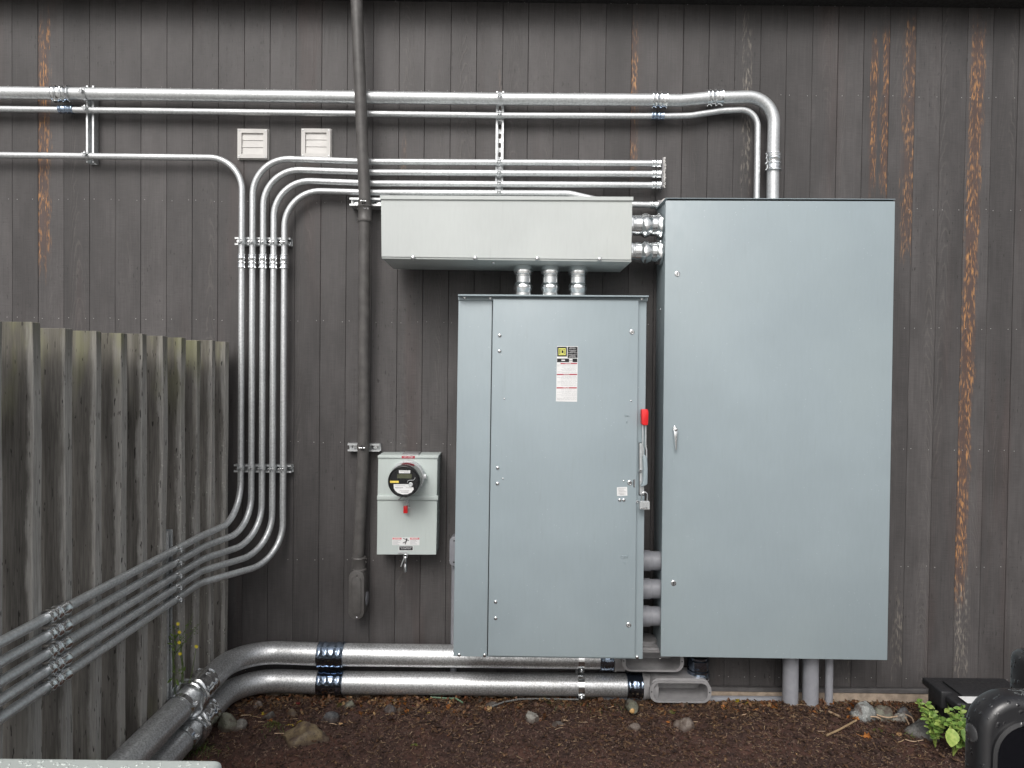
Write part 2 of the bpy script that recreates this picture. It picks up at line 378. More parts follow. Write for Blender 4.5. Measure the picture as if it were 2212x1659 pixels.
def prism(corners, yf, yb, bev=0, seg=1, bm=None):
    """front face corners TL TR BR BL given in picture coordinates on plane yf, extruded to yb"""
    own = bm is None; bm = bm or bmesh.new()
    f = [at(u, v, yf) for u, v in corners]; TL, TR, BR, BL = f
    bk = lambda p: Vector((p.x, yb, p.z))
    hexa(bm, [BL, BR, bk(BR), bk(BL), TL, TR, bk(TR), bk(TL)])
    if own and bev: bevel(bm, bev, seg)
    return bm
def poly_prism(pts, yf, yb, bev=0, seg=1, bm=None):
    own = bm is None; bm = bm or bmesh.new(); n = len(pts)
    a = [bm.verts.new((p[0], yf, p[1])) for p in pts]; c = [bm.verts.new((p[0], yb, p[1])) for p in pts]
    bm.faces.new(a); bm.faces.new(c[::-1])
    for i in range(n): bm.faces.new((a[i], c[i], c[(i + 1) % n], a[(i + 1) % n]))
    bmesh.ops.recalc_face_normals(bm, faces=bm.faces)
    if own and bev: bevel(bm, bev, seg)
    return bm
def ring_faces(bm, rings, closed_u=True, caps=True):
    for a, c in zip(rings, rings[1:]):
        n = len(a)
        for i in range(n): bm.faces.new((a[i], a[(i + 1) % n], c[(i + 1) % n], c[i]))
    if caps: bm.faces.new(rings[0][::-1]); bm.faces.new(rings[-1])
def tube(path, r, seg=16, bm=None, caps=True):
    bm = bm or bmesh.new(); path = [Vector(p) for p in path]; rings = []
    t = (path[1] - path[0]).normalized(); nrm = t.orthogonal().normalized()
    for i, p in enumerate(path):
        a = (path[i] - path[i - 1]).normalized() if i else t
        c = (path[i + 1] - path[i]).normalized() if i < len(path) - 1 else a
        tt = (a + c).normalized(); nrm = (nrm - tt * nrm.dot(tt)).normalized(); bi = tt.cross(nrm)
        rr = r(i / (len(path) - 1)) if callable(r) else r
        rings.append([bm.verts.new(p + (nrm * math.cos(2 * math.pi * k / seg) + bi * math.sin(2 * math.pi * k / seg)) * rr) for k in range(seg)])
    ring_faces(bm, rings, caps=caps); return bm
def fillet(pts, rad, n=12):
    pts = [Vector(p) for p in pts]; out = [pts[0]]
    for i in range(1, len(pts) - 1):
        p, a, c = pts[i], pts[i - 1], pts[i + 1]; r = rad[i - 1] if isinstance(rad, (list, tuple)) else rad
        d1 = (a - p).normalized(); d2 = (c - p).normalized(); ang = d1.angle(d2)
        if ang > R(179.5) or r <= 0: out.append(p); continue
        cut = min(r / math.tan(ang / 2), (a - p).length * .49 if i > 1 else (a - p).length * .95, (c - p).length * .49 if i < len(pts) - 2 else (c - p).length * .95)
        rr = cut * math.tan(ang / 2); bis = (d1 + d2).normalized(); ctr = p + bis * (rr / math.sin(ang / 2))
        s, e = p + d1 * cut - ctr, p + d2 * cut - ctr; tot = s.angle(e); ax = s.cross(e).normalized()
        for k in range(n + 1): out.append(ctr + Matrix.Rotation(tot * k / n, 3, ax) @ s)
    out.append(pts[-1]); return out
def lathe(profile, seg=20, bm=None, hexr=()):
    """profile [(x, r)] about the local X axis; ring indices in hexr become six-sided nuts"""
    bm = bm or bmesh.new(); rings = []
    for i, (x, r) in enumerate(profile):
        row = []
        for k in range(seg):
            a = 2 * math.pi * k / seg; rr = r
            if i in hexr: rr = r * (1 + .045 * math.cos(6 * a))
            row.append(bm.verts.new((x, rr * math.cos(a), rr * math.sin(a))))
        rings.append(row)
    ring_faces(bm, rings); return bm
def cyl(p, d, r, L, seg=12, bm=None):
    d = Vector(d).normalized(); p = Vector(p); return tube([p, p + d * L], r, seg, bm)
def dome(p, d, r, h, seg=12, bm=None):
    bm = bm or bmesh.new(); d = Vector(d).normalized(); n = d.orthogonal().normalized(); b = d.cross(n); rings = []
    for rr, hh in ((1, 0), (1, .35), (.85, .7), (.5, .93), (.12, 1)):
        rings.append([bm.verts.new(Vector(p) + d * h * hh + (n * math.cos(2 * math.pi * k / seg) + b * math.sin(2 * math.pi * k / seg)) * r * rr) for k in range(seg)])
    ring_faces(bm, rings); return bm
def quad_sheet(rects, y, bm=None, th=.0004):
    """flat printed patches, picture coordinates (u0,v0,u1,v1) on plane y"""
    bm = bm or bmesh.new()
    for u0, v0, u1, v1 in rects: prism([(u0, v0), (u1, v0), (u1, v1), (u0, v1)], y - th, y, bm=bm)
    return bm
def text_mesh(body, width, mat, extr=.0002, bold=0.):
    cu = bpy.data.curves.new('lettering', 'FONT'); cu.body = body; cu.align_x = 'CENTER'; cu.align_y = 'CENTER'; cu.size = 1; cu.resolution_u = 3
    cu.offset = bold; cu.space_line = 1.0
    o = bpy.data.objects.new('lettering', cu); COL.objects.link(o); dg = bpy.context.evaluated_depsgraph_get(); dg.update()
    me = bpy.data.meshes.new_from_object(o.evaluated_get(dg)); bpy.data.objects.remove(o); bpy.data.curves.remove(cu)
    xs = [v.co.x for v in me.vertices]; s = width / max(1e-6, max(xs) - min(xs)); cx = (max(xs) + min(xs)) / 2
    ys = [v.co.y for v in me.vertices]; cy = (max(ys) + min(ys)) / 2
    bm = bmesh.new(); bm.from_mesh(me); bpy.data.meshes.remove(me)
    for v in bm.verts: v.co = Vector(((v.co.x - cx) * s, 0, (v.co.y - cy) * s))
    ex = bmesh.ops.extrude_face_region(bm, geom=bm.faces[:])
    for v in ex['geom']:
        if isinstance(v, bmesh.types.BMVert): v.co.y -= extr
    bmesh.ops.recalc_face_normals(bm, faces=bm.faces)
    return mesh(bm, mat)
def put_text(name, body, u, v, wpx, y, mat, parent, extr=.0002, bold=0.):
    me = text_mesh(body, px(wpx, y), mat, extr, bold)
    return part(name, me, parent, Matrix.Translation(at(u, v, y)))

# ================================================================== SETTING
def gz(x, y):
    """height of the soil bed"""
    n = mnoise.fractal(Vector((x * 2.1, y * 2.1, 3.3)), 1.0, 2.1, 3) * .010 + mnoise.fractal(Vector((x * 11, y * 11, 1.7)), .9, 2.0, 4) * .009
    n += math.exp(-((x - 1.45) / .4) ** 2 - ((y + .3) / .16) ** 2) * .02
    n -= max(0, y + .17) * .42
    n -= max(0, -y - .95) * .22
    return n - .008
def grid(x0, x1, nx, y0, y1, ny, zf):
    bm = bmesh.new(); V = [[bm.verts.new((x0 + (x1 - x0) * i / nx, y0 + (y1 - y0) * j / ny, 0)) for i in range(nx + 1)] for j in range(ny + 1)]
    for row in V:
        for v in row: v.co.z = zf(v.co.x, v.co.y)
    for j in range(ny):
        for i in range(nx): bm.faces.new((V[j][i], V[j][i + 1], V[j + 1][i + 1], V[j + 1][i]))
    return bm
def fine_z(x, y): return gz(x, y) + mnoise.fractal(Vector((x * 45, y * 45, 9.1)), .8, 2.0, 3) * .0045
soil = raw('soil_bed', mesh(grid(-2.3, 3.3, 440, -1.35, .05, 112, fine_z), 'soil', 60), Matrix.Identity(4)); soil['kind'] = 'structure'
gb = bmesh.new(); gb.faces.new([gb.verts.new(p) for p in ((-300, -300, -.07), (300, -300, -.07), (300, 300, -.07), (-300, 300, -.07))])
ground = raw('ground', mesh(gb, 'asphalt'), Matrix.Identity(4)); ground['kind'] = 'structure'

# ---- the sided wall
ZTOP = at(1300, 7).z; ZBOT = at(1106, 1476).z
wall = thing('siding_wall', 'dark charcoal wall of vertical wooden siding boards with worn orange streaks', 'wall', (0, .02, 0))
part('light_stop_sheet', mesh(box((-3.6, .022, -.05), (3.6, .05, ZTOP + .05)), 'dark'), wall)  # unseen dark sheet added behind the boards to stop light leaking through
PITCHB = .1374; xb0 = at(25.9, 144).x
bmes = [mesh(box((q, 0, ZBOT), (PITCHB - q, .019, ZTOP), bv, 1), 'siding', name='board') for q, bv in ((.0004, .0014), (.0006, .0018), (.0009, .0020), (.0005, .0012))]
WORN = {  # u of the worn streak, half width px, v top, v bottom, strength, whitish, slope
    92: (17, 50, 600, 1.0, 0, 0), 1367: (14, 55, 420, 1.0, .12, 0), 1892: (9, 75, 440, .85, 0, .004), 1923: (14, 58, 440, 1.0, 0, .012),
    1972: (20, 45, 580, .8, .12, 0), 2116: (17, 62, 1330, 1.1, .05, .014), 1616: (12, 30, 430, .55, 1, 0), 2075: (20, 1230, 1490, .55, 1, 0),
    872: (8, 300, 440, .5, .5, 0), 1083: (7, 150, 330, .45, .7, 0), 1938: (14, 1280, 1490, .4, 1, 0), 1880: (10, 1425, 1490, .5, 1, 0), 1835: (9, 1425, 1490, .45, 1, 0)}
streaks = [(at(u, a).x if a < 400 else at(u, (a + b) / 2).x, wpx / FPX * 3.65, at(u, b).z, at(u, a).z, k, tone, s) for u, (wpx, a, b, k, tone, s) in WORN.items()]
for i in range(-11, 49):
    x = xb0 + PITCHB * i
    if not -3.5 < x < 3.4: continue
    o = part('board', rnd.choice(bmes), wall, Matrix.Translation((x, rnd.uniform(0, .0018), 0)))
    o['xc'] = x + PITCHB * rnd.choice((.3, .42, .5, .58, .7))
    KEYS = ('worn', 'worn_z0', 'worn_z1', 'worn_x', 'worn_w', 'worn_tone', 'worn_slope')
    for k_ in KEYS: o[k_] = 0.0; o[k_ + '_b'] = 0.0
    n_ = 0
    for sx, sw, z0, z1, kk, tone, sl in streaks:
        if x <= sx < x + PITCHB and n_ < 2:
            for k_, v_ in zip(KEYS, (kk, z0, z1, sx, sw, tone, sl)): o[k_ + ('_b' if n_ else '')] = float(v_)
            n_ += 1
            if tone < .5: o['label'] = 'board with a streak of bare orange wood'
            elif 'label' not in o: o['label'] = 'board with pale worn grain'
nb = bmesh.new()
for v in (14, 209, 452, 709, 971, 1224, 1466):
    z = at(2000, v).z
    for i in range(-8, 46):
        for q in (.17, .83):
            x = xb0 + PITCHB * (i + q) + rnd.uniform(-.006, .006)
            if rnd.random() < .93: dome((x, .0005, z + rnd.uniform(-.004, .004)), (0, -1, 0), .0024, .0016, 6, nb)
o = part('nail_heads', mesh(nb, simple('nail_metal', (.40, .39, .38), .45, .2)), wall); o['kind'] = 'stuff'
part('soffit', mesh(box((-3.6, -.155, ZTOP), (3.6, .03, ZTOP + .022), .002), 'soffit'), wall)
part('fascia', mesh(box((-3.6, -.18, ZTOP - .004), (3.6, -.1555, ZTOP + .16), .003), 'soffit'), wall)
part('flashing', mesh(box((-3.6, -.016, ZBOT - .024), (3.6, .021, ZBOT - .003), .001), 'flash'), wall)
part('foundation', mesh(box((-3.6, -.010, -.3), (3.6, .03, ZBOT - .0245), .004), 'concrete'), wall)

# ---- fence of fins set square to the wall on the left
FX = -1.482
fence = thing('louvre_fence', 'weathered brown fence of upright timber fins running out from the wall', 'fence', (FX - .07, -1.6, 0))
ztop = sum(atx(u, v, FX).z for u, v in ((86, 697), (155, 706), (216, 715), (560 * K, 742))) / 4
d0, dstep = 1.982, .1571
for k in range(-8, 11):
    y = CAM.y + d0 + dstep * k - .038
    t = ztop + rnd.uniform(-.006, .006)
    bm = box((FX - .142, y, .03), (FX + rnd.uniform(-.004, .004), y + .038, t))
    # worn edge: long edges nibbled unevenly
    bmesh.ops.subdivide_edges(bm, edges=[e for e in bm.edges if abs(e.verts[0].co.z - e.verts[1].co.z) > .5], cuts=14)
    bevel(bm, .0016, 1, 60)
    for vv in bm.verts:
        f = mnoise.noise(Vector((k * 3.1, vv.co.y * 20, vv.co.z * 2.3)))
        vv.co.x += .006 * f * (1 if vv.co.x > FX - .05 else 0); vv.co.y += .003 * mnoise.noise(Vector((k * 1.7, vv.co.x * 9, vv.co.z * 1.5)))
    part('fin_board', mesh(bm, 'fence', 30), fence)
for z in (.35, 1.55): part('rail', mesh(box((FX - .182, -2.9, z - .045), (FX - .144, -.02, z + .045), .003), 'fence'), fence)
# ================================================================== STRUTS, STRAPS, COUPLINGS
SW = .0413
def strut_mesh(L, slots=True, mat='strut'):
    """U channel along local X, back on z=0, open lips at z=SW, width along Y"""
    bm = bmesh.new(); t = .0026; h = SW / 2
    def bar(y0, y1, z0, z1): box((0, y0, z0), (L, y1, z1), bm=bm)
    bar(-h, -h + t, 0, SW); bar(h - t, h, 0, SW)
    bar(-h + t, -h + .0095, SW - t, SW); bar(h - .0095, h - t, SW - t, SW)
    bar(-h + .0069, -h + .0095, SW - .0095, SW - t); bar(h - .0095, h - .0069, SW - .0095, SW - t)
    if not slots: bar(-h + t, h - t, 0, t)
    else:
        p = .0508; n = max(1, round(L / p)); p = L / n; hw = h - t
        for k in range(n):
            cx = p * (k + .5); pts = []; rect = []
            for j in range(24):
                a = 2 * math.pi * j / 24; ca, sa = math.cos(a), math.sin(a)
                pts.append((cx + .0071 * ca + (.0071 if ca > 1e-6 else -.0071 if ca < -1e-6 else 0), .0071 * sa))
                s = min(p / 2 / abs(ca) if abs(ca) > 1e-6 else 9, hw / abs(sa) if abs(sa) > 1e-6 else 9); rect.append((cx + ca * s, sa * s))
            for sx in (-1, 1):
                for sy in (-1, 1):
                    j = min(range(24), key=lambda q: (rect[q][0] - cx - sx * p / 2) ** 2 + (rect[q][1] - sy * hw) ** 2); rect[j] = (cx + sx * p / 2, sy * hw)
            lo = [[bm.verts.new((q[0], q[1], z)) for q in rect] for z in (0, t)]; hi = [[bm.verts.new((q[0], q[1], z)) for q in pts] for z in (0, t)]
            for j in range(24):
                i2 = (j + 1) % 24
                bm.faces.new((lo[1][j], lo[1][i2], hi[1][i2], hi[1][j])); bm.faces.new((lo[0][i2], lo[0][j], hi[0][j], hi[0][i2])); bm.faces.new((hi[1][j], hi[1][i2], hi[0][i2], hi[0][j]))
    return mesh(bm, mat)
def strut(label, a, b, out, slots=True, grp=None, bolt=(), cat='strut'):
    a, b = Vector(a), Vector(b); t = thing('strut_channel', label, cat, a, grp)
    mt = frame(a, b - a, out); part('channel', strut_mesh((b - a).length, slots), t, mt)
    L = (b - a).length
    for f in bolt:
        bm = lathe([(0, .016), (.003, .016)], 16); lathe([(.003, .0085), (.011, .0085)], 6, bm)
        part('bolt', mesh(bm, 'chrome', 35), t, mt @ Matrix.Translation((L * f, 0, .0028)) @ Matrix.Rotation(R(-90), 4, 'Y'))
    return t
def coupling_profile(r, L):
    s = [(-.50, 1.01), (-.495, 1.40), (-.45, 1.42), (-.43, 1.30), (-.31, 1.27), (-.28, 1.36), (-.20, 1.40), (-.14, 1.24), (-.03, 1.20), (.0, 1.30), (.05, 1.42), (.14, 1.40), (.17, 1.24), (.33, 1.24), (.40, 1.36), (.47, 1.44), (.495, 1.40), (.50, 1.01)]
    return [(x * L, r * q) for x, q in s]
CACHE = {}
def coupling(parent, p, d, r, L, mat='zinc', big=False, name='coupling', seg=20):
    key = (round(r, 4), round(L, 4), mat, big)
    if key not in CACHE:
        if big: prof = [(x * L, r * q) for x, q in ((-.5, 1.01), (-.495, 1.13), (-.46, 1.17), (-.42, 1.12), (-.36, 1.10), (-.30, 1.14), (-.24, 1.16), (-.18, 1.10), (-.10, 1.09), (-.05, 1.12), (0, 1.10), (.05, 1.12), (.10, 1.09), (.18, 1.10), (.24, 1.16), (.30, 1.14), (.36, 1.10), (.42, 1.12), (.46, 1.17), (.495, 1.13), (.5, 1.01))]; hx = (2, 6, 14, 18)
        else: prof = coupling_profile(r, L); hx = (2, 6, 10, 15)
        CACHE[key] = mesh(lathe(prof, 36 if big else 24, hexr=hx), mat, 38)
    d = Vector(d); z = Vector((0, -1, 0)) if abs(d.normalized().y) < .8 else Vector((0, 0, 1))
    return part(name, CACHE[key], parent, frame(p, d, z))
def strap(parent, p, d, r, out, wd=.022, mat='strut'):
    key = ('strap', round(r, 4), wd, mat)
    if key not in CACHE:
        bm = bmesh.new(); n = 28; rr = r + .0016; rings = []
        a0 = math.atan2(.0035, rr)                         # gap at the front between the two ears
        arc = [math.pi / 2 + a0 + (2 * math.pi - 2 * a0) * k / n for k in range(n + 1)]
        for th in (0, .0018):
            rings.append([[bm.verts.new((x, (rr + th) * math.cos(a), (rr + th) * math.sin(a))) for a in arc] for x in (-wd / 2, wd / 2)])
        (i0, i1), (o0, o1) = rings
        for k in range(n):
            bm.faces.new((o0[k], o0[k + 1], o1[k + 1], o1[k])); bm.faces.new((i0[k + 1], i0[k], i1[k], i1[k + 1]))
            bm.faces.new((o0[k + 1], o0[k], i0[k], i0[k + 1])); bm.faces.new((o1[k], o1[k + 1], i1[k + 1], i1[k]))
        for s in (-1, 1): box((-wd / 2, s * .0032, rr), (wd / 2, s * .0052, rr + .019), bm=bm)
        bmesh.ops.recalc_face_normals(bm, faces=bm.faces)
        bb = tube([(0, -.013, rr + .011), (0, .016, rr + .011)], .003, 8); tube([(0, .0055, rr + .011), (0, .010, rr + .011)], .0062, 6, bb); tube([(0, -.0095, rr + .011), (0, -.0055, rr + .011)], .006, 10, bb)
        CACHE[key] = (mesh(bm, mat, 40), mesh(bb, 'chrome', 40))
    mt = frame(p, d, out); s = part('strap', CACHE[key][0], parent, mt); part('bolt', CACHE[key][1], s, mt); return s
def conduit(label, path, r, mat='galv', seg=16, grp=None, cat='conduit', name='steel_conduit'):
    c = sum((Vector(p) for p in path), Vector()) / len(path)
    t = thing(name, label, cat, Vector(path[0]), grp); part('pipe', mesh(tube(path, r, seg), mat, 50), t); return t

YS = -SW                                        # front of a strut on the wall
OUT = Vector((0, -1, 0)); DN = Vector((0, 0, -1)); RX = Vector((1, 0, 0))
r1, rA, rB = .0163, .0312, .0155
y1, yA, yB = YS - .0185, YS - .0335, YS - .018

# struts on the wall
def vstrut(label, u, v0, v1, **k):
    a, b = at(u, v0, 0), at(u, v1, 0); x = (a.x + b.x) / 2
    return strut(label, (x, -.0005, a.z), (x, -.0005, b.z), OUT, **k)
def hstrut(label, u0, u1, v, y=-.0005, **k):
    a, b = at(u0, v, y), at(u1, v, y); z = (a.z + b.z) / 2
    return strut(label, (a.x, y, z), (b.x, y, z), OUT, **k)
uf = lambda u, y: CU + (u - CU) * (3.65 + y) / 3.65     # picture column on the wall behind a column seen on plane y
vstrut('tall vertical strut channel holding the three conduits at the left edge', uf(194.5, YS), 192, 356)
vstrut('slotted vertical strut channel above the trough, crossed by six conduits', 1079.5, 204, 425)
hstrut('upper short strut channel clamping five vertical conduits below the vents', uf(507, YS), uf(627, YS), 524.5, bolt=(.05, .94))
hstrut('lower short strut channel clamping five vertical conduits level with the meter', uf(505, YS), uf(629, YS), 1010, bolt=(.95,))
hs2 = hstrut('doubled short strut channel behind the dark mast, tucked beside the pale trough', uf(755, YS), uf(835, YS), 440, y=-.0425, bolt=(.16, .78))
a_ = Vector(hs2.location); part('channel', strut_mesh(at(uf(835, YS), 440, -.0425).x - a_.x, True), hs2, frame(a_ + Vector((at(uf(835, YS), 440, -.0425).x - a_.x, .0005, 0)), (-1, 0, 0), (0, 1, 0)))
hstrut('short strut channel bracing the dark mast above the meter box', uf(751, YS), uf(820, YS), 965, bolt=(.2, .8))
SFX = FX + .003                                 # open face of the strut that is let in between two fins
ya = CAM.y + 1.982 + .1571 * 6 + .0215
KX = SFX + .0190; X4 = SFX + .0605
strut('upright strut channel let into the fence beside yellow flowers', (SFX - SW, ya, atx(363, 1148, SFX).z), (SFX - SW, ya, .03), (1, 0, 0), slots=False)
vstrut('short upright strut channel behind the two fat low conduits', 1251, 1408, 1506, bolt=(.42,))

# ---- top left pair and the line that turns down
pathA = fillet([at(-260, 197, yA), at(1080, 214, yA), at(1408, 216, yA), at(1470, 217, yA), at(1530, 211.5, yA), at(1673, 208, yA), at(1670, 330, yA), at(1669, 452, yA)], [.0, .0, .3, .3, .215, .0], 14)
cA = conduit('thickest galvanized conduit, highest on the wall, elbowing down into the tall cabinet', pathA, rA, seg=24)
coupling(cA, at(135, 202.5, yA), RX, rA, px(37, yA), 'zinc'); coupling(cA, at(1424, 216.3, yA), RX, rA, px(33, yA), 'zinc')
coupling(cA, at(1543, 211, yA), at(1555, 210.6, yA) - at(1530, 211.7, yA), rA, px(34, yA), 'zinc'); coupling(cA, at(1670, 351, yA), DN, rA, px(37, yA), 'zinc')
pathB = fillet([at(-260, 232, yB), at(1080, 249.5, yB), at(1440, 251, yB), at(1490, 250, yB), at(1560, 239, yB), at(1637, 236, yB), at(1635.5, 360, yB), at(1634, 452, yB)], [.0, .0, .3, .25, .15, 0], 12)
cB = conduit('thinner galvanized conduit just under the thickest one, curving into the tall cabinet', pathB, rB)
coupling(cB, at(143.5, 236.3, yB), RX, rB, px(30, yB), 'zinc_blue'); coupling(cB, at(1420.5, 250.8, yB), RX, rB, px(27, yB), 'zinc_blue')
xs1 = at(uf(194.5, YS), 270, 0).x; xs2 = at(1079.5, 315, 0).x
for c, y, r, vl, vr in ((cA, yA, rA, 203.3, 213.8), (cB, yB, rB, 237, 249.2)):
    strap(c, Vector((xs1, y, at(180, vl, y).z)), RX, r, OUT); strap(c, Vector((xs2, y, at(1080, vr, y).z)), RX, r, OUT)

# ---- five risers
zk = [atx(115, v, KX).z for v in (1327, 1365.5, 1403.5, 1439, 1474)]
tops = [[at(-260, 332, y1), at(521.5, 341.5, y1)],
        [at(1410, 353, y1), at(800, 349.5, y1), at(544.5, 341, y1)], [at(1410, 376, y1), at(800, 372.5, y1), at(567.5, 364.5, y1)],
        [at(1410, 400, y1), at(800, 396, y1), at(590, 388, y1)], [at(1408, 443, y1), at(1330, 441, y1), at(1230, 418, y1), at(800, 416, y1), at(613, 410.5, y1)]]
ub = [521.5, 544.5, 567.3, 590, 613]
names = ['leftmost of the five risers, coming in from the left edge and turning down', 'second riser from the left, bending highest under the vents', 'middle riser of the five, with a conduit on either side', 'fourth riser from the left, next to the one nearest the mast', 'riser nearest the dark mast, its top run dipping behind the pale trough']
risers = []
for k in range(5):
    vx = at(ub[k], 760, y1).x
    tp = tops[k][:-1]; cz = tops[k][-1].z
    pts = tp + [Vector((vx, y1, cz)), Vector((vx, y1, zk[k])), Vector((KX, y1 - .34 - .015 * k, zk[k])), Vector((KX, -3.45, zk[k]))]
    if k == 0: pts = tp + [Vector((vx, y1, cz)), Vector((vx, y1, zk[k])), Vector((KX, y1 - .4, zk[k])), Vector((KX, -3.45, zk[k]))]
    rad = [.17 if k == 0 else .19]; rad = ([.25, .25, 0] if k == 4 else [0] if k else []) + rad + [.20, .16]
    c = conduit(names[k].replace('riser', 'galvanized conduit riser', 1) + (' on the fence' if False else ''), fillet(pts, rad, 14), r1)
    risers.append(c)
    coupling(c, Vector((vx, y1, at(ub[k], 564.5 + k * .4, y1).z)), DN, r1, px(29, y1), 'zinc')
    for v in (523.5, 1010): strap(c, Vector((vx, y1, at(ub[k], v + k * .3, y1).z)), (0, 0, 1), r1, OUT)
    fz = zk[k]
    strap(c, Vector((KX, ya, fz)), (0, 1, 0), r1 * 1.02, (1, 0, 0), mat='zinc')
    yc = atx(115, 1400, KX).y; coupling(c, Vector((KX, yc + .01, fz)), (0, 1, 0), r1 * 1.05, .105, 'zinc')
    if k == 0: strap(c, Vector((xs1, y1, at(180, 336.5, y1).z)), RX, r1, OUT)
    if 0 < k < 4: strap(c, Vector((xs2, y1, at(1080, (353, 376, 400)[k - 1] - 1.6, y1).z)), RX, r1, OUT)
    if k == 4: strap(c, Vector((xs2, y1, at(1080, 417.2, y1).z)), RX, r1, OUT)
for k, v in ((1, 353.3), (2, 376.3), (3, 400.3)): coupling(risers[k], at(1417.5, v, y1), RX, r1, px(19, y1), 'zinc', name='connector')
coupling(risers[4], at(1412, 443, y1), RX, r1, px(17, y1), 'zinc', name='connector')
# sealed wall penetration plate where the three runs end
zt, zb = at(1428, 343, y1).z, at(1428, 408, y1).z; xa = at(1428.5, 375, y1).x
t = thing('junction_stub', 'pale sealed stub where three conduits end against the siding', 'junction box', (xa, -.04, zb))
sb = box((xa, -.082, zb), (xa + .013, .0, zt), .004, 2)
for q in sb.verts: q.co.x += .004 * mnoise.noise(q.co * 40); q.co.z += .006 * mnoise.noise(q.co * 33)
part('body', mesh(sb, 'cast', 40), t)
ed = bmesh.new()
for i in range(26):
    z = zb + (zt - zb) * (i + .5) / 26; dome((xa + .0125 + rnd.uniform(-.002, .003), -.083 + rnd.uniform(-.002, .004), z), (rnd.uniform(-.3, .3), -1, 0), rnd.uniform(.003, .006), .004, 7, ed)
part('sealant', mesh(ed, 'white', 60), t)

# ---- fat low pair
r4 = .0572; y4 = YS - r4 - .003
zu, zl = atx(414, 1503, X4).z, atx(425, 1562, X4).z
def fat(label, vl, vr, u_end, zr):
    a, b = at(u_end, vr, y4), at(700, vl, y4)
    pts = [a, b, Vector((X4, y4, b.z * .6 + zr * .4)), Vector((X4, y4 - .75, zr)), Vector((X4, -3.4, zr))]
    return conduit(label, fillet(pts, [0, .40, .0], 22), r4, 'galv_big', 32)
fU = fat('upper fat galvanized conduit passing behind the disconnect and bending along the fence', 1413.5, 1421.5, 1345, zu)
fL = fat('lower fat galvanized conduit lying just above the mulch and bending along the fence', 1474, 1480, 1388, zl)
coupling(fU, at(716.5, 1414, y4), RX, r4, px(57, y4), 'zinc_blue', True); coupling(fL, at(715.5, 1474, y4), RX, r4, px(56, y4), 'zinc_blue', True)
coupling(fU, at(1309, 1421, y4), RX, r4, px(30, y4), 'zinc_blue', True); coupling(fL, at(1370, 1480, y4), RX, r4, px(36, y4), 'zinc_blue', True)
for c, z, uu, vv, u2, v2 in ((fU, zu, 424, 1497, 408, 1530), (fL, zl, 428, 1562, 404, 1597)):
    p = atx(uu, vv, X4)
    coupling(c, Vector((X4, p.y + .02, z)), (0, 1, .02), r4, .15, 'zinc', True)
    coupling(c, Vector((X4, p.y - .075, z)), (0, 1, 0), r4 * 1.01, .05, 'zinc', False, 'lock_nut')
    strap(c, Vector((X4, p.y - .16, z)), (0, 1, 0), r4, (.9, 0, .25), .03, 'zinc')
strap(fU, at(1254, 1420.5, y4), RX, r4 + .001, (0, -1, -.7), .032, 'zinc'); strap(fL, at(1254, 1478.5, y4), RX, r4 + .001, (0, -1, -.7), .032, 'zinc')

# ---- dark mast
ym = YS - .034; rm = .0302
yu = -.0425 - SW - .034
mtop = at(770, -6, yu - .05); mid = at(788, 432, yu); low = at(772, 1236, ym)
mp = [mtop + (mtop - mid).normalized() * .4, mid, at(785, 965, ym), low]
mast = thing('service_mast', 'dark painted conduit mast rising past the eave, left of the disconnect', 'conduit', low)
part('pipe', mesh(tube(fillet(mp, [.6, 1.0], 8), rm, 24), 'mast', 50), mast)
def dirn(v0, v1, u0, u1): return at(u1, v1, ym) - at(u0, v0, ym)
dd = (at(785, 965, ym) - mid).normalized(); yv2 = yu + .004
cp = lathe([(-.5 * .085, rm), (-.5 * .085, rm * 1.22), (-.4 * .085, rm * 1.24), (-.36 * .085, rm * 1.15), (.36 * .085, rm * 1.15), (.4 * .085, rm * 1.24), (.5 * .085, rm * 1.22), (.5 * .085, rm)], 28)
part('coupling', mesh(cp, 'mast', 40), mast, frame(at(788.5, 461, yv2), dd, OUT))
for v in (452, 473, 479): part('set_screw', mesh(lathe([(0, .003), (.008, .003), (.008, .0055), (.012, .0055)], 10), 'mast', 40), mast, frame(at(776.5, v, yv2), (-1, -.2, 0), OUT))
for u, v, y_ in ((788, 438, yu), (785, 965, ym)): strap(mast, at(u, v, y_), dd, rm, OUT, .024, 'mast')
part('set_screw', mesh(lathe([(0, .003), (.012, .003), (.012, .005), (.016, .005)], 10), 'mast', 40), mast, frame(at(786, 1207, ym), (1, -.2, 0), OUT))
part('set_screw', mesh(lathe([(0, .003), (.012, .003), (.012, .005), (.016, .005)], 10), 'mast', 40), mast, frame(at(786, 1214, ym), (1, -.2, 0), OUT))
part('hub', mesh(lathe([(-.034, rm), (-.034, rm * 1.16), (-.028, rm * 1.25), (-.02, rm * 1.14), (.026, rm * 1.14), (.03, rm * 1.3), (.038, rm * 1.3), (.04, rm)], 28), 'mast', 40), mast, frame(at(775.5, 1216, ym), dd, OUT))
def stadium(cx, cz, hw, hh, n=10):
    pts = []
    for i in range(n + 1): a = math.pi * i / n; pts.append((cx + hw * math.cos(a), cz + (hh - hw) + hw * math.sin(a)))
    for i in range(n + 1): a = math.pi + math.pi * i / n; pts.append((cx + hw * math.cos(a), cz - (hh - hw) + hw * math.sin(a)))
    return pts
yf = ym - .045; pc = at(770, 1285, yf)
hw, hh = px(17, yf), px(54, yf)
eb = part('elbow_body', mesh(poly_prism(stadium(pc.x, pc.z, hw * .98, hh * .99), yf + .006, -.02, .006, 2), 'mast', 40), mast)
cv = part('cover', mesh(poly_prism(stadium(pc.x, pc.z, hw, hh), yf - .003, yf + .0055, .0025, 2), 'mast', 40), mast)
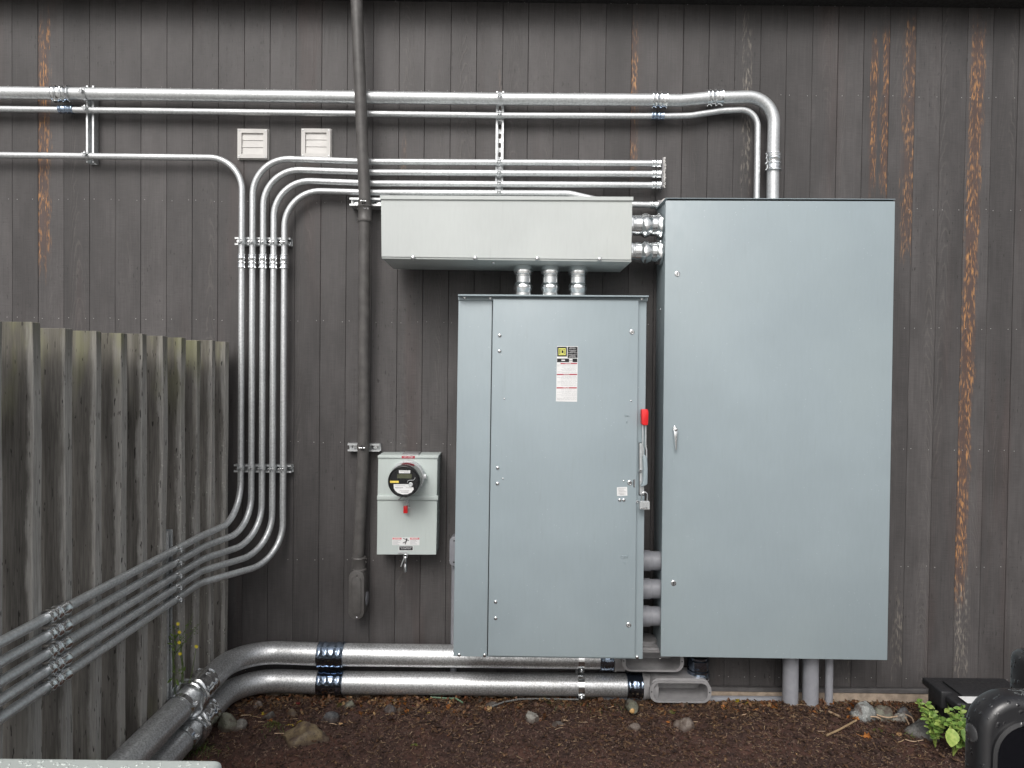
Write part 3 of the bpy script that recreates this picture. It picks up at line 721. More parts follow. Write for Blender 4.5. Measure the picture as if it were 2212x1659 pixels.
part('cover_panel', mesh(poly_prism(stadium(pc.x, pc.z - .004, hw * .62, hh * .78), yf - .0075, yf - .0031, .003, 2), 'mast', 40), cv)
for v in (1243, 1334): part('screw', mesh(dome(at(770.5, v, yf - .003), OUT, .0055, .004), 'chrome' if v > 1300 else 'mast', 40), cv)
q = at(790, 1292, -.05)
part('wall_stub', mesh(lathe([(0, .030), (.028, .030), (.030, .036), (.040, .036), (.042, .03)], 24), 'pvc', 40), mast, frame((q.x - .030, -.052, q.z), RX, OUT))
pm = part('paint_marks', mesh(quad_sheet([(784.5, 448.5, 785.3, 450.5), (787, 448.8, 787.8, 451), (788.8, 448.8, 789.8, 451), (787, 450.4, 789.6, 451.2), (792, 448.8, 795.6, 449.8), (794.4, 449.6, 795.6, 452.6)], yv2 - rm * 1.25), 'greyink'), mast)
# ================================================================== ENCLOSURES
def slot_screw(parent, u, v, y, r, name='latch_screw', mat='chrome', slot=True):
    p = at(u, v, y); bm = lathe([(0, r), (.002, r), (.003, r * .9), (.0034, r * .72), (.0022, r * .68), (.0024, r * .1)], 20)
    s = part(name, mesh(bm, mat, 35), parent, frame(p, OUT, (0, 0, 1)))
    if slot:
        part('slot', mesh(box((p.x - r * .1, y - .0034, p.z - r * .55), (p.x + r * .1, y - .0022, p.z + r * .55)), 'ink'), s)
    return s
def dome_screw(parent, u, v, y, r, name='screw', mat='chrome'):
    return part(name, mesh(dome(at(u, v, y), OUT, r, r * .6, 14), mat, 60), parent)

# ---- tall cabinet on the right
yc0, ycf = -.04, -.285
cab = thing('tall_cabinet', 'tallest grey steel cabinet with a plain door and small chrome lever, at the right', 'electrical cabinet', at(1672, 1426, yc0))
part('body', mesh(prism([(1441, 431), (1931, 433.5), (1914.5, 1423), (1430.5, 1416)], ycf + .016, yc0, .003, 2), 'paint', 40), cab)
part('drip_lip', mesh(prism([(1437.5, 427.2), (1934.5, 429.5), (1934.5, 431), (1437.5, 428.7)], ycf - .002, yc0 + .002, .0008), 'paint', 40), cab)
part('door_gap', mesh(prism([(1442, 429.8), (1930, 432), (1930, 434.6), (1442, 432.6)], ycf + .010, ycf + .02), 'dark'), cab)
door = part('door', mesh(prism([(1438, 432.8), (1934, 434.6), (1917, 1426.5), (1427, 1418.5)], ycf, ycf + .0145, .0035, 2), 'paint', 40), cab)
slot_screw(cab, 1463, 591.5, ycf, .0135); slot_screw(cab, 1455, 1259.5, ycf, .0135)
hd = at(*zK(1030, 380), ycf)
h = part('handle', mesh(poly_prism([(hd.x + a * .0095, hd.z + b * .0095) for a, b in ((-1.1, .3), (-.55, 1.9), (-.25, 2.15), (.25, 2.15), (.55, 1.9), (1.1, .3), (1.0, -.6), (.6, -1.1), (-.6, -1.1), (-1.0, -.6))], ycf - .014, ycf - .0005, .003, 2), 'chrome', 40), cab)
lv = bmesh.new(); zb_ = at(*zK(1042, 655), ycf - .02).z
poly_prism([(hd.x - .0085, hd.z), (hd.x + .0105, hd.z), (hd.x + .0080, zb_), (hd.x + .0010, zb_)], ycf - .027, ycf - .0145, 0, bm=lv); bevel(lv, .0025, 2)
part('lever', mesh(lv, 'zinc', 40), h)
part('keyhole', mesh(lathe([(0, .0085), (.004, .0085), (.005, .007)], 20), 'chrome', 35), h, frame((hd.x + .001, ycf - .027, hd.z + .002), OUT, (0, 0, 1)))
for x, y in ((838, 335),):
    q = at(*zK(x, y), ycf + .1)
for v in (667, 1040, 1404, 1490 - 60):
    pq = at(1424, v, -.2)
    xw = at(1436, v, ycf + .016).x
    part('side_screw', mesh(dome((xw + .0006, -.16, pq.z), (-1, 0, 0), .006, .004), 'chrome', 60), cab)

# ---- pale trough
ytf, ytb = -.42, -.08
tr = thing('wiring_trough', 'long pale grey wiring trough mounted above the disconnect', 'wiring trough', at(1095, 566, ytb))
part('body', mesh(prism([(823.5, 430), (1366, 433), (1364, 565.8), (824.5, 558.6)], ytf + .0045, ytb, .002, 2), 'paint2', 40), tr)
part('cover', mesh(prism([(823, 430.5), (1366, 433.2), (1363.6, 561.3), (824, 554.5)], ytf, ytf + .0042, .0012, 1), 'paint2', 40), tr)
part('lid_flange', mesh(prism([(820.6, 421.6), (1368.6, 424.8), (1368.6, 433.6), (820.6, 430.4)], ytf - .008, ytb + .01, .002, 1), 'paint2', 40), tr)
for x in (512, 885, 1258, 1632): dome_screw(tr, *zB(x, 1545 + (x - 512) * .008), ytf, .0105)
part('under_screw', mesh(dome(at(*zB(994, 1574), ytf + .05), DN, .008, .008), 'chrome', 60), tr)

# ---- disconnect
ydb, ydf, ydd = -.06, -.45, -.472
ds = thing('disconnect_cabinet', 'wide grey fused disconnect cabinet with red handle grip and warning sticker', 'electrical cabinet', at(1185, 1421, ydb))
part('body', mesh(prism([(990.5, 641), (1397, 645), (1388.5, 1424), (979, 1418)], ydf, ydb, .003, 2), 'paint', 40), ds)
capz = part('top_rail', mesh(prism([(989.2, 635.5), (1401.5, 638.2), (1401.5, 641.5), (989.2, 639.2)], ydf - .040, ydb, .001), 'paint', 40), ds)
part('rail_flange', mesh(prism([(989.6, 641.2), (1399.4, 643.6), (1399.2, 650.5), (989.6, 648.2)], ydf - .006, ydf - .0005, .001), 'paint', 40), ds)
dr = part('door', mesh(prism([(*zE(992, 319),), (*zE(1867, 327),), (*zH(1844, 1001),), (*zH(961, 987),)], ydd, ydf - .0006, .004, 2), 'paint', 40), ds)
part('door_gap', mesh(prism([(*zE(986, 330),), (*zE(991, 330),), (*zH(960, 985),), (*zH(955, 985),)], ydf - .0016, ydf - .0004), 'dark'), ds)
for x, y in ((822, 310), (976, 313), (1885, 318)): dome_screw(ds, *zE(x, y), ydf - .006, .0085)
for x, y in ((789, 980), (942, 982), (1857, 994)): dome_screw(ds, *zH(x, y), ydf, .0085)
for z_, L in ((zE, ((1032, 538), (1031, 632), (1020, 1332), (1019, 1427))), (zH, ((1008, 662), (1008, 760)))):
    for x, y in L: dome_screw(dr, *z_(x, y), ydd, .0088, 'hinge_rivet')
for x, y in ((1753, 1525), (1777, 1525)): dome_screw(dr, *zE(x, y), ydd, .0085, 'rivet')
for x, y in ((1060, 918), (1821, 930), (1052, 1397), (1776, 1411)): dome_screw(dr, *zE(x, y), ydd, .004, 'stud')
slot_screw(ds, *zE(1826, 517), ydd, .0115); slot_screw(ds, *zE(1813, 1422), ydd, .0115); slot_screw(ds, *zH(1806, 800), ydd, .0115)
sl = prism([zE(1834, 1402), zE(1845, 1402), zE(1845, 1450), zE(1834, 1450)], ydd - .0012, ydd, .0004)
part('latch_slot', mesh(sl, 'chrome'), ds)
part('latch_slot', mesh(prism([zE(1834.5, 1404), zE(1837.5, 1404), zE(1837.5, 1449), zE(1834.5, 1449)], ydd - .002, ydd - .0013), 'ink'), ds)
put_text('embossed_on', 'ON', *zE(1796, 1020), 11, ydd, 'paint', dr, .0016, .01)
put_text('embossed_on_mark', 'I', *zE(1796, 1055), 1.2, ydd, 'paint', dr, .0016, .01)
put_text('embossed_off', 'OFF', *zH(1782, 393), 17, ydd, 'paint', dr, .0016, .01)
put_text('embossed_off_mark', 'O', *zH(1781, 430), 5, ydd, 'paint', dr, .0016, .01)

# warning sticker
y0 = ydd - .0002
def lq(a, b, c, d): p, q = zL(a, b), zL(c, d); return (p[0], p[1], q[0], q[1])
st = part('warning_sticker', mesh(prism([zL(553, 230), zL(1024, 236), zL(1004, 1484), zL(527, 1474)], y0 - .0006, y0 + .0002), 'sticker'), ds)
y0 -= .0006
part('black_panel', mesh(quad_sheet([lq(556, 244, 774, 464), lq(790, 246, 1014, 496), lq(553, 510, 1010, 592)], y0 - .0001), 'ink'), st)
part('red_bar', mesh(quad_sheet([lq(632, 610, 1006, 635), lq(548, 856, 1004, 882), lq(542, 1156, 1000, 1184)], y0 - .0001), 'redink'), st)
y2_ = y0 - .0007
fr = [lq(588, 278, 745, 297), lq(588, 414, 745, 433), lq(588, 298, 606, 413), lq(727, 298, 745, 413),
      lq(622, 306, 700, 324), lq(622, 388, 700, 405), lq(630, 325, 652, 387), lq(700, 312, 716, 398)]
part('emblem', mesh(quad_sheet(fr, y2_), 'yellow'), st)
part('white_box', mesh(quad_sheet([lq(652, 535, 730, 562), lq(824, 518, 902, 546), lq(824, 556, 902, 584)], y2_), 'sticker'), st)
for t_, x, y, wd in (('HEAVY DUTY', 903, 268, 12), ('SAFETY SWITCH', 903, 291, 15), ('INTERRUPTOR', 903, 331, 16.5), ('DE SEGURIDAD', 903, 355, 12), ('DE SERVICIO PESADO', 903, 380, 20), ('INTERRUPTEUR', 900, 428, 17.5), ('DE SURETE', 900, 452, 9), ('SERVICE DUR', 900, 474, 15.5)):
    put_text('lettering', t_, *zL(x, y), wd, y2_, 'sticker', st, .0001, .012)
for t_, x, y, wd in (('! DANGER', 800, 622, 14), ('! PELIGRO', 760, 868, 14), ('! DANGER', 755, 1170, 14)):
    put_text('lettering', t_, *zL(x, y), wd, y2_, 'sticker', st, .0001, .012)
lines = []
for a, b in ((650, 835), (905, 1130), (1210, 1460)):
    y = a
    while y < b:
        x = rnd.choice((556, 560, 640, 660, 700)); 
        while x < 985:
            wd = rnd.uniform(20, 90); lines.append(lq(x, y, min(x + wd, 995), y + 6)); x += wd + rnd.uniform(6, 14)
        y += rnd.uniform(21, 34)
part('fine_print', mesh(quad_sheet(lines, y0 - .0001), 'greyink'), st)
s2 = part('small_sticker', mesh(prism([zK(255, 1160), zK(393, 1155), zK(397, 1273), zK(258, 1277)], ydd - .0006, ydd), 'sticker'), ds)
lines = []
for y in (1170, 1182, 1196, 1208, 1220, 1236, 1248, 1258):
    a, b = zK(rnd.uniform(264, 300), y), zK(rnd.uniform(350, 388), y + 5); lines.append((a[0], a[1], b[0], b[1]))
part('fine_print', mesh(quad_sheet(lines, ydd - .0007), 'greyink'), s2)

# operating handle at the right edge of the disconnect
def kx(x, y, yy): p = at(*zK(x, y), yy); return (p.x, p.z)
hp = part('handle_plate', mesh(poly_prism([kx(548, 556, ydf), kx(612, 556, ydf), kx(634, 1268, ydf), kx(548, 1268, ydf)], ydf - .004, ydf - .0005, .001), 'ink', 40), ds)
part('plate_face', mesh(poly_prism([kx(556, 564, ydf), kx(600, 564, ydf), kx(622, 1256, ydf), kx(556, 1256, ydf)], ydf - .0075, ydf - .0043, .0015), 'strut', 40), hp)
yl = ydf - .03
hl = bmesh.new()
poly_prism([kx(x, y, yl) for x, y in ((600, 735), (622, 715), (640, 730), (660, 765), (666, 900), (664, 1115), (640, 1130), (600, 1150), (572, 1150), (604, 1090), (610, 900))], yl - .012, yl + .02, 0, bm=hl); bevel(hl, .005, 3)
part('operating_handle', mesh(hl, 'paint', 45), ds)
hb = bmesh.new()
for x0, x1, x2 in ((588, 600, 612), (628, 648, 660)):
    poly_prism([kx(x0 + 8, 300, yl), kx(x0 + 22, 300, yl), kx(x0 + 22, 600, yl), kx(x2 + 2, 650, yl), kx(x2 + 2, 780, yl), kx(x2 - 12, 780, yl), kx(x2 - 12, 660, yl), kx(x0 + 8, 610, yl)], yl - .006, yl + .006, 0, bm=hb)
bevel(hb, .0012, 1)
part('handle_shaft', mesh(hb, 'strut', 40), ds)
poly = [kx(x, y, yl) for x, y in ((578, 112), (590, 104), (658, 104), (670, 118), (674, 150), (668, 312), (656, 320), (598, 320), (580, 298))]
gr = part('handle_grip', mesh(poly_prism(poly, yl - .018, yl + .014, .004, 3), 'red', 45), ds)
part('pivot', mesh(lathe([(0, .008), (.008, .008), (.010, .006)], 16), 'chrome', 40), hp, frame((kx(565, 935, ydf)[0], ydf - .0075, kx(565, 935, ydf)[1]), OUT, (0, 0, 1)))
slot_screw(ds, *zK(530, 1355), ydf, .007)
yk = yl - .012
pk = thing('padlock', 'laminated steel padlock hanging from the disconnect handle below the red grip', 'padlock', at(*zK(626, 1455), yk))
c1, c2 = kx(588, 1345, yk), kx(664, 1345, yk); zt_ = kx(626, 1225, yk)[1]; rr = (c2[0] - c1[0]) / 2; mx = (c1[0] + c2[0]) / 2
sp = [Vector((c1[0], yk, c1[1] - .01))] + [Vector((mx - rr * math.cos(math.pi * k / 12), yk, zt_ - rr + rr * math.sin(math.pi * k / 12))) for k in range(13)] + [Vector((c2[0], yk, c2[1] - .01))]
part('shackle', mesh(tube(sp, .0033, 12), 'chrome', 50), pk)
pb = bmesh.new()
for i in range(8):
    ya_, yb_ = 1352 + i * 12.5, 1352 + i * 12.5 + 11.6
    a, b = kx(559, ya_, yk), kx(692, yb_, yk)
    box((a[0], yk - .011, a[1]), (b[0], yk + .011, b[1]), bm=pb)
a, b = kx(566, 1345, yk), kx(686, 1455, yk); box((a[0], yk - .009, a[1]), (b[0], yk + .009, b[1]), bm=pb)
part('body', mesh(pb, 'galv', 40), pk)
bp = part('bumper', mesh(prism([zK(585, 1436), zK(668, 1436), zK(668, 1456), zK(585, 1456)], yk - .0135, yk - .0112, .0005), 'ink'), pk)
put_text('lettering', 'Master', *zK(628, 1446), 12.5, yk - .0137, 'sticker', bp, .0002, .01)

# ---- chrome fittings between the boxes
def connector(label, p, d, L, r, mirror=False, grp='bright connectors between the boxes'):
    t = thing('conduit_connector', label, 'conduit connector', p, grp)
    prof = [(0, r * .95), (.04, r * .95), (.05, r * 1.03), (.07, r * 1.03), (.10, r * 1.12), (.19, r * 1.16), (.26, r * 1.12), (.275, r * .97), (.32, r * .96), (.33, r * 1.0), (.47, r * 1.0), (.48, r * .96), (.50, r * 1.02), (.56, r * 1.15), (.63, r * 1.13), (.70, r * 1.0), (.73, r * .98), (.74, r * 1.03), (.85, r * 1.03), (.86, r * 1.06), (.90, r * 1.15), (.95, r * 1.2), (.985, r * 1.2), (1, r * 1.12)]
    part('fitting', mesh(lathe([(x * L, q) for x, q in prof], 42, hexr=(4, 5, 6, 13, 14, 20, 21, 22)), 'zinc', 32), t, frame(p, d, (0, -1, 0) if abs(Vector(d).y) < .5 else (0, 0, 1)))
    return t
xt0 = at(1364, 500, ytf).x - .01; xt1 = at(1436.5, 500, ycf + .016).x + .006
for v, lb in ((487.5, 'upper fat chrome connector joining the pale trough to the tall cabinet'), (545, 'lower fat chrome connector joining the pale trough to the tall cabinet')):
    connector(lb, Vector((xt0, -.17, at(1400, v, -.17).z)), RX, xt1 - xt0, .0515)
yv = -.26; zt0 = at(1190, 565, ytf).z + .012; zt1 = at(1190, 637, ydf - .03).z
for u, lb in ((1130.5, 'left of the three upright chrome connectors above the disconnect'), (1188.5, 'middle of the three upright chrome connectors above the disconnect'), (1248, 'right of the three upright chrome connectors above the disconnect')):
    connector(lb, Vector((at(u, 605, yv).x, yv, zt0)), DN, zt0 - zt1 + .02, .0415)
xd1 = at(1392, 1270, ydf).x - .012; xc0 = at(1430, 1270, ycf + .016).x + .006
for v, lb in ((1211, 'highest of three grey plastic nipples between disconnect and tall cabinet'), (1271.5, 'middle of three grey plastic nipples between disconnect and tall cabinet'), (1330.5, 'lowest of three grey plastic nipples between disconnect and tall cabinet')):
    p = Vector((xd1, -.2, at(1405, v, -.2).z)); t = thing('plastic_nipple', lb, 'conduit nipple', p, 'grey nipples beside the disconnect')
    L = xc0 - xd1; rr = px(22.2, -.2)
    part('pipe', mesh(lathe([(0, rr * .92), (L, rr * .92)], 28), 'pvc', 40), t, frame(p, RX, OUT))
    part('collar', mesh(lathe([(0, rr * .9), (0, rr), (L * .62, rr), (L * .63, rr * .97), (L * .63, rr * .9)], 28), 'pvc', 40), t, frame(p, RX, OUT))

# small elbow left of the cabinet top, on the last riser
q = at(1429, 441.5, y1)
t = thing('small_elbow', 'small pale elbow fitting poking out beside the tall cabinet top corner', 'conduit fitting', q)
part('hub', mesh(lathe([(-.022, .0185), (-.021, .021), (.008, .021), (.012, .026), (.034, .026)], 20), 'cast', 40), t, frame(q, RX, OUT))
part('cap', mesh(lathe([(0, .030), (.012, .030), (.018, .024), (.020, .01)], 20), 'white', 40), t, frame(q + Vector((.022, -.004, 0)), OUT, (0, 0, 1)))

# ---- meter socket and meter
ymb, ymf = -.003, -.155
ms = thing('meter_socket', 'pale grey two-door meter socket box between the mast and the disconnect', 'meter box', at(880, 1197, ymb))
part('body', mesh(prism([zM(203, 262), zM(868, 262), zM(851, 1353), zM(185, 1352)], ymf + .0035, ymb, .003, 2), 'paint3', 40), ms)
part('upper_cover', mesh(prism([zM(201, 272), zM(866, 272), zM(860, 694), zM(192, 690)], ymf, ymf + .0033, .001), 'paint3', 40), ms)
part('lower_cover', mesh(prism([zM(192, 742), zM(862, 746), zM(851, 1356), zM(184, 1354)], ymf - .001, ymf + .0033, .001), 'paint3', 40), ms)
part('divider_band', mesh(prism([zM(186, 690), zM(874, 696), zM(872, 746), zM(185, 741)], ymf - .009, ymf + .02, .003, 2), 'paint3', 40), ms)
part('cap', mesh(prism([zM(194, 240), zM(878, 240), zM(876, 274), zM(194, 270)], ymf - .006, ymb, .002, 2), 'paint3', 40), ms)
zc = at(*zM(194, 240), ymf - .006).z; hu0, hu1 = at(*zM(472, 225), -.12).x, at(*zM(662, 225), -.12).x
part('hub_plate', mesh(box((hu0, -.14, zc - .002), (hu1, -.03, zc + .008), .003, 2), 'cast', 40), ms)
nm = part('net_meter_label', mesh(prism([zM(465, 245), zM(613, 245), zM(613, 272), zM(465, 272)], ymf - .0068, ymf - .0055), 'redink'), ms)
put_text('lettering', 'NET METER', *zM(539, 258), 20, ymf - .007, 'sticker', nm, .0002, .012)
dl = part('danger_label', mesh(prism([zM(358, 1163), zM(665, 1164), zM(664, 1250), zM(358, 1248)], ymf - .0018, ymf - .001), 'sticker'), ms)
def mq(a, b, c, d): p, q = zM(a, b), zM(c, d); return (p[0], p[1], q[0], q[1])
part('red_bar', mesh(quad_sheet([mq(360, 1165, 463, 1185), mq(558, 1165, 663, 1186)], ymf - .0019), 'pinkink'), dl)
put_text('lettering', 'DANGER', *zM(412, 1175), 13, ymf - .0024, 'sticker', dl, .0001, .012); put_text('lettering', 'PELIGRO', *zM(612, 1176), 14, ymf - .0024, 'sticker', dl, .0001, .012)
ln = []
for x0, x1 in ((364, 456), (560, 650)):
    for y in (1194, 1204, 1215, 1225, 1236): ln.append(mq(x0, y, x1 - rnd.uniform(0, 40), y + 4))
part('fine_print', mesh(quad_sheet(ln, ymf - .0019), 'greyink'), dl)
fg = bmesh.new()
def stroke(pts, wd):
    P = [at(*zM(*p), ymf - .0024) for p in pts]
    tube([Vector((p.x, ymf - .0026, p.z)) for p in P], wd, 6, fg)
stroke([(518, 1172), (520, 1180)], .004); stroke([(520, 1182), (514, 1208)], .0032); stroke([(518, 1186), (478, 1172)], .0016); stroke([(520, 1186), (546, 1200)], .0016); stroke([(514, 1208), (503, 1238)], .002); stroke([(512, 1208), (478, 1224)], .002)
part('falling_figure', mesh(fg, 'ink'), dl)
bl = part('black_label', mesh(prism([zM(432, 1257), zM(594, 1258), zM(592, 1311), zM(431, 1309)], ymf - .0018, ymf - .001), 'sticker'), ms)
b2 = part('black_panel', mesh(quad_sheet([mq(437, 1262, 588, 1305)], ymf - .0019), 'ink'), bl)
put_text('lettering', 'DO NOT BREAK SEAL', *zM(513, 1274), 26, ymf - .0024, 'sticker', bl, .0001, .014); put_text('lettering', 'NO FUSES INSIDE', *zM(513, 1289), 22, ymf - .0024, 'sticker', bl, .0001, .014)
part('hasp', mesh(prism([zM(422, 1326), zM(525, 1328), zM(548, 1356), zM(422, 1342)], ymf - .006, ymf - .0012, .001), 'galv', 40), ms)
bx = at(*zM(505, 1450), ymf - .01)
bkk = thing('barrel_lock', 'steel barrel lock on a ring hanging under the meter socket', 'padlock', bx)
def mp_(x, y, yy): return at(*zM(x, y), yy)
ringp = [mp_(505, 1372, ymf - .01) + Vector((math.cos(a) * .011, 0, math.sin(a) * .009)) for a in [2 * math.pi * k / 16 for k in range(17)]]
part('ring', mesh(tube(ringp, .0022, 8), 'chrome', 50), bkk)
part('barrel', mesh(lathe([(0, .006), (.004, .0085), (.03, .0085), (.032, .0075), (.040, .0075), (.042, .0088), (.078, .0088), (.080, .007)], 18), 'chrome', 40), bkk, frame(mp_(505, 1375, ymf - .01), DN, OUT))
part('seal_tail', mesh(tube([mp_(492, 1385, ymf - .012), mp_(472, 1440, ymf - .012), mp_(455, 1490, ymf - .012)], .0028, 8), 'galv', 50), bkk)
for v in (868, 1005):
    q = at(*zM(880, v), -.07); xw = at(*zM(858, 900), ymf + .004).x
    part('side_screw', mesh(dome((xw - .0005, -.05, q.z), (1, 0, 0), .004, .003), 'chrome', 60), ms)

rc = at(*zM(541, 478), ymf); mc = at(*zM(484, 535), -.315)
rR, mR = px(40.5 * K, ymf) , px(39.3 * K, -.315)
mt_ = thing('electric_meter', 'round electric meter with black face and display, plugged into the meter socket', 'electric meter', rc)
ax = frame(Vector((rc.x, ymf, rc.z)), OUT, (0, 0, 1))
part('base_ring', mesh(lathe([(0, rR * .90), (0, rR), (.012, rR), (.016, rR * 1.03), (.034, rR * 1.03), (.038, rR * .98), (.05, rR * .98), (.05, rR * .9)], 48), 'galv', 35), mt_, ax)
part('housing', mesh(lathe([(.04, rR * .94), (.125, mR * .965)], 48), simple('smoked_meter_glass', (.10, .095, .095), .08, .0, vary=.3, vscale=40), 35), mt_, ax)
mD = .315 + ymf
fc = part('face', mesh(lathe([(.110, mR * .9), (.113, mR * .98), (.125, mR), (mD - .008, mR), (mD - .002, mR * .97), (mD, mR * .93), (mD - .002, mR * .90), (mD - .004, mR * .88), (mD - .004, .001)], 48), 'black', 35), mt_, ax)
ym_ = ymf - mD + .0035
ko = Vector((mc.x - rc.x, 0, mc.z - rc.z))
def MF(x, y): p = at(*zM(x, y), ym_); return p
def face_quad(name, a, b, c, d, mat, parent, lift=.0):
    p, q = MF(a, b), MF(c, d); return part(name, mesh(box((p.x, ym_ - .0006 - lift, q.z), (q.x, ym_ - lift, p.z)), mat), parent)
face_quad('name_plate', 433, 406, 560, 440, 'sticker', fc); face_quad('display', 414, 448, 577, 498, 'glass', fc)
face_quad('yellow_tag', 333, 524, 431, 548, 'amber', fc)
lab = part('data_label', mesh(poly_prism([((MF(x, y)).x, (MF(x, y)).z) for x, y in ((373, 562), (540, 562), (552, 590), (596, 598), (598, 622), (575, 655), (530, 675), (470, 678), (420, 660), (390, 635), (375, 610))], ym_ - .0006, ym_), 'sticker'), fc)
def fq(a, b, c, d): p, q = MF(a, b), MF(c, d); return (p.x, q.x, q.z, p.z)
fp = bmesh.new()
for a, b, c, d in ((385, 572, 500, 577), (405, 582, 530, 586), (392, 596, 480, 606), (512, 600, 585, 606), (400, 612, 460, 616), (440, 632, 548, 638), (430, 647, 440, 655), (452, 646, 540, 656), (445, 412, 540, 416), (450, 420, 548, 424), (490, 429, 545, 433)):
    x0, x1, z0, z1 = fq(a, b, c, d); box((x0, ym_ - .0009, z0), (x1, ym_ - .0007, z1), bm=fp)
part('fine_print', mesh(fp, 'greyink'), lab)
p = MF(566, 566); prt = part('optical_port', mesh(lathe([(0, .0105), (.004, .0105), (.0045, .0085), (.002, .008), (.002, .001)], 24), 'galv', 35), fc, frame((p.x, ym_, p.z), OUT, (0, 0, 1)))
ar = bmesh.new(); pts = [MF(x, y) for x, y in ((528, 545), (535, 524), (552, 518), (598, 516), (612, 500), (614, 485))]
part('trim_line', mesh(tube([Vector((p.x, ym_ - .001, p.z)) for p in pts], .0013, 6), 'galv', 50), fc)
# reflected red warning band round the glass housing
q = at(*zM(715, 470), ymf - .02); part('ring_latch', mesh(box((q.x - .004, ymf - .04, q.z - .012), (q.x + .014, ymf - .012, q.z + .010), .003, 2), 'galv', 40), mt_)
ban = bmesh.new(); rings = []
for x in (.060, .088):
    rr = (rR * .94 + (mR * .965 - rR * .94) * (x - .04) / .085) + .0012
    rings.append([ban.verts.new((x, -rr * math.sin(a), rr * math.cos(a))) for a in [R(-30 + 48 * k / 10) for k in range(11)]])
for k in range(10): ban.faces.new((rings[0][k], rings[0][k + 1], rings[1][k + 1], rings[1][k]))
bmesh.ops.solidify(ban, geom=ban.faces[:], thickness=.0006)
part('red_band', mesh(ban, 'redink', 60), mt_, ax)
ys = ymf - .03
sealt = thing('meter_seal', 'bright red plastic seal dangling on wire below the meter', 'meter seal', mp_(505, 890, ys))
part('tag', mesh(prism([zM(484, 808), zM(528, 806), zM(530, 890), zM(482, 892)], ys - .006, ys + .004, .002, 2), 'red', 40), sealt)
part('wire', mesh(tube(fillet([mp_(488, 812, ys), mp_(492, 765, ys), mp_(508, 720, ys), mp_(520, 755, ys), mp_(524, 812, ys)], .01, 6), .0016, 8), 'galv', 50), sealt)
part('loop', mesh(tube(fillet([mp_(540, 715, ys), mp_(530, 760, ys), mp_(535, 828, ys), mp_(552, 828, ys), mp_(542, 765, ys), mp_(540, 715, ys)], .004, 4), .0022, 8), 'chrome', 50), sealt)
part('hook', mesh(tube(fillet([mp_(422, 738, ys), mp_(440, 735, ys), mp_(452, 712, ys), mp_(470, 705, ys)], .004, 4), .0025, 8), 'cast', 50), mt_)

# ---- white louvred vents
for c4, lb in (((1425, 772, 1603, 950), 'left white plastic louvre vent, clear of the conduits'), ((1808, 770, 1982, 944), 'right white plastic louvre vent, nearest the dark mast')):
    x0, y0_, x1, y1_ = c4; yv_ = -.022
    a, b = at(*zA(x0, y0_), yv_), at(*zA(x1, y1_), yv_)
    t = thing('louvre_vent', lb, 'vent', ((a.x + b.x) / 2, 0, b.z), 'white vents on the siding'); fwd = .0215; wdt = b.x - a.x
    i = wdt * .135; fb = bmesh.new()
    for bb in (((a.x, yv_, a.z - i), (b.x, -.001, a.z)), ((a.x, yv_, b.z), (b.x, -.001, b.z + i)), ((a.x, yv_, b.z + i + .00001), (a.x + i, -.001, a.z - i - .00001)), ((b.x - i, yv_, b.z + i + .00001), (b.x, -.001, a.z - i - .00001))):
        box(*bb, bm=fb)
    bmesh.ops.remove_doubles(fb, verts=fb.verts, dist=.0001)
    part('frame', mesh(fb, 'white', 40), t)
    part('caulk', mesh(box((a.x - .004, -.004, b.z - .004), (b.x + .004, -.0005, a.z + .004), .001), 'white'), t)
    hgt = (a.z - b.z - 2 * i); n = 3
    for k in range(n):
        z1 = a.z - i - hgt * k / n; z0 = z1 - hgt / n + .0006
        lb_ = bmesh.new(); xl, xr = a.x + i + .001, b.x - i - .001
        hexa(lb_, [(xl, -.0150, z0), (xr, -.0150, z0), (xr, -.0050, z0), (xl, -.0050, z0), (xl, -.0118, z1), (xr, -.0118, z1), (xr, -.0050, z1), (xl, -.0050, z1)])
        part('louvre', mesh(lb_, 'white'), t)
    for sx_ in (a.x + i * .42, b.x - i * .42):
        for sz_ in (a.z - i * .42, b.z + i * .42): part('screw', mesh(dome((sx_, yv_, sz_), OUT, .0042, .002), 'galv', 60), t)
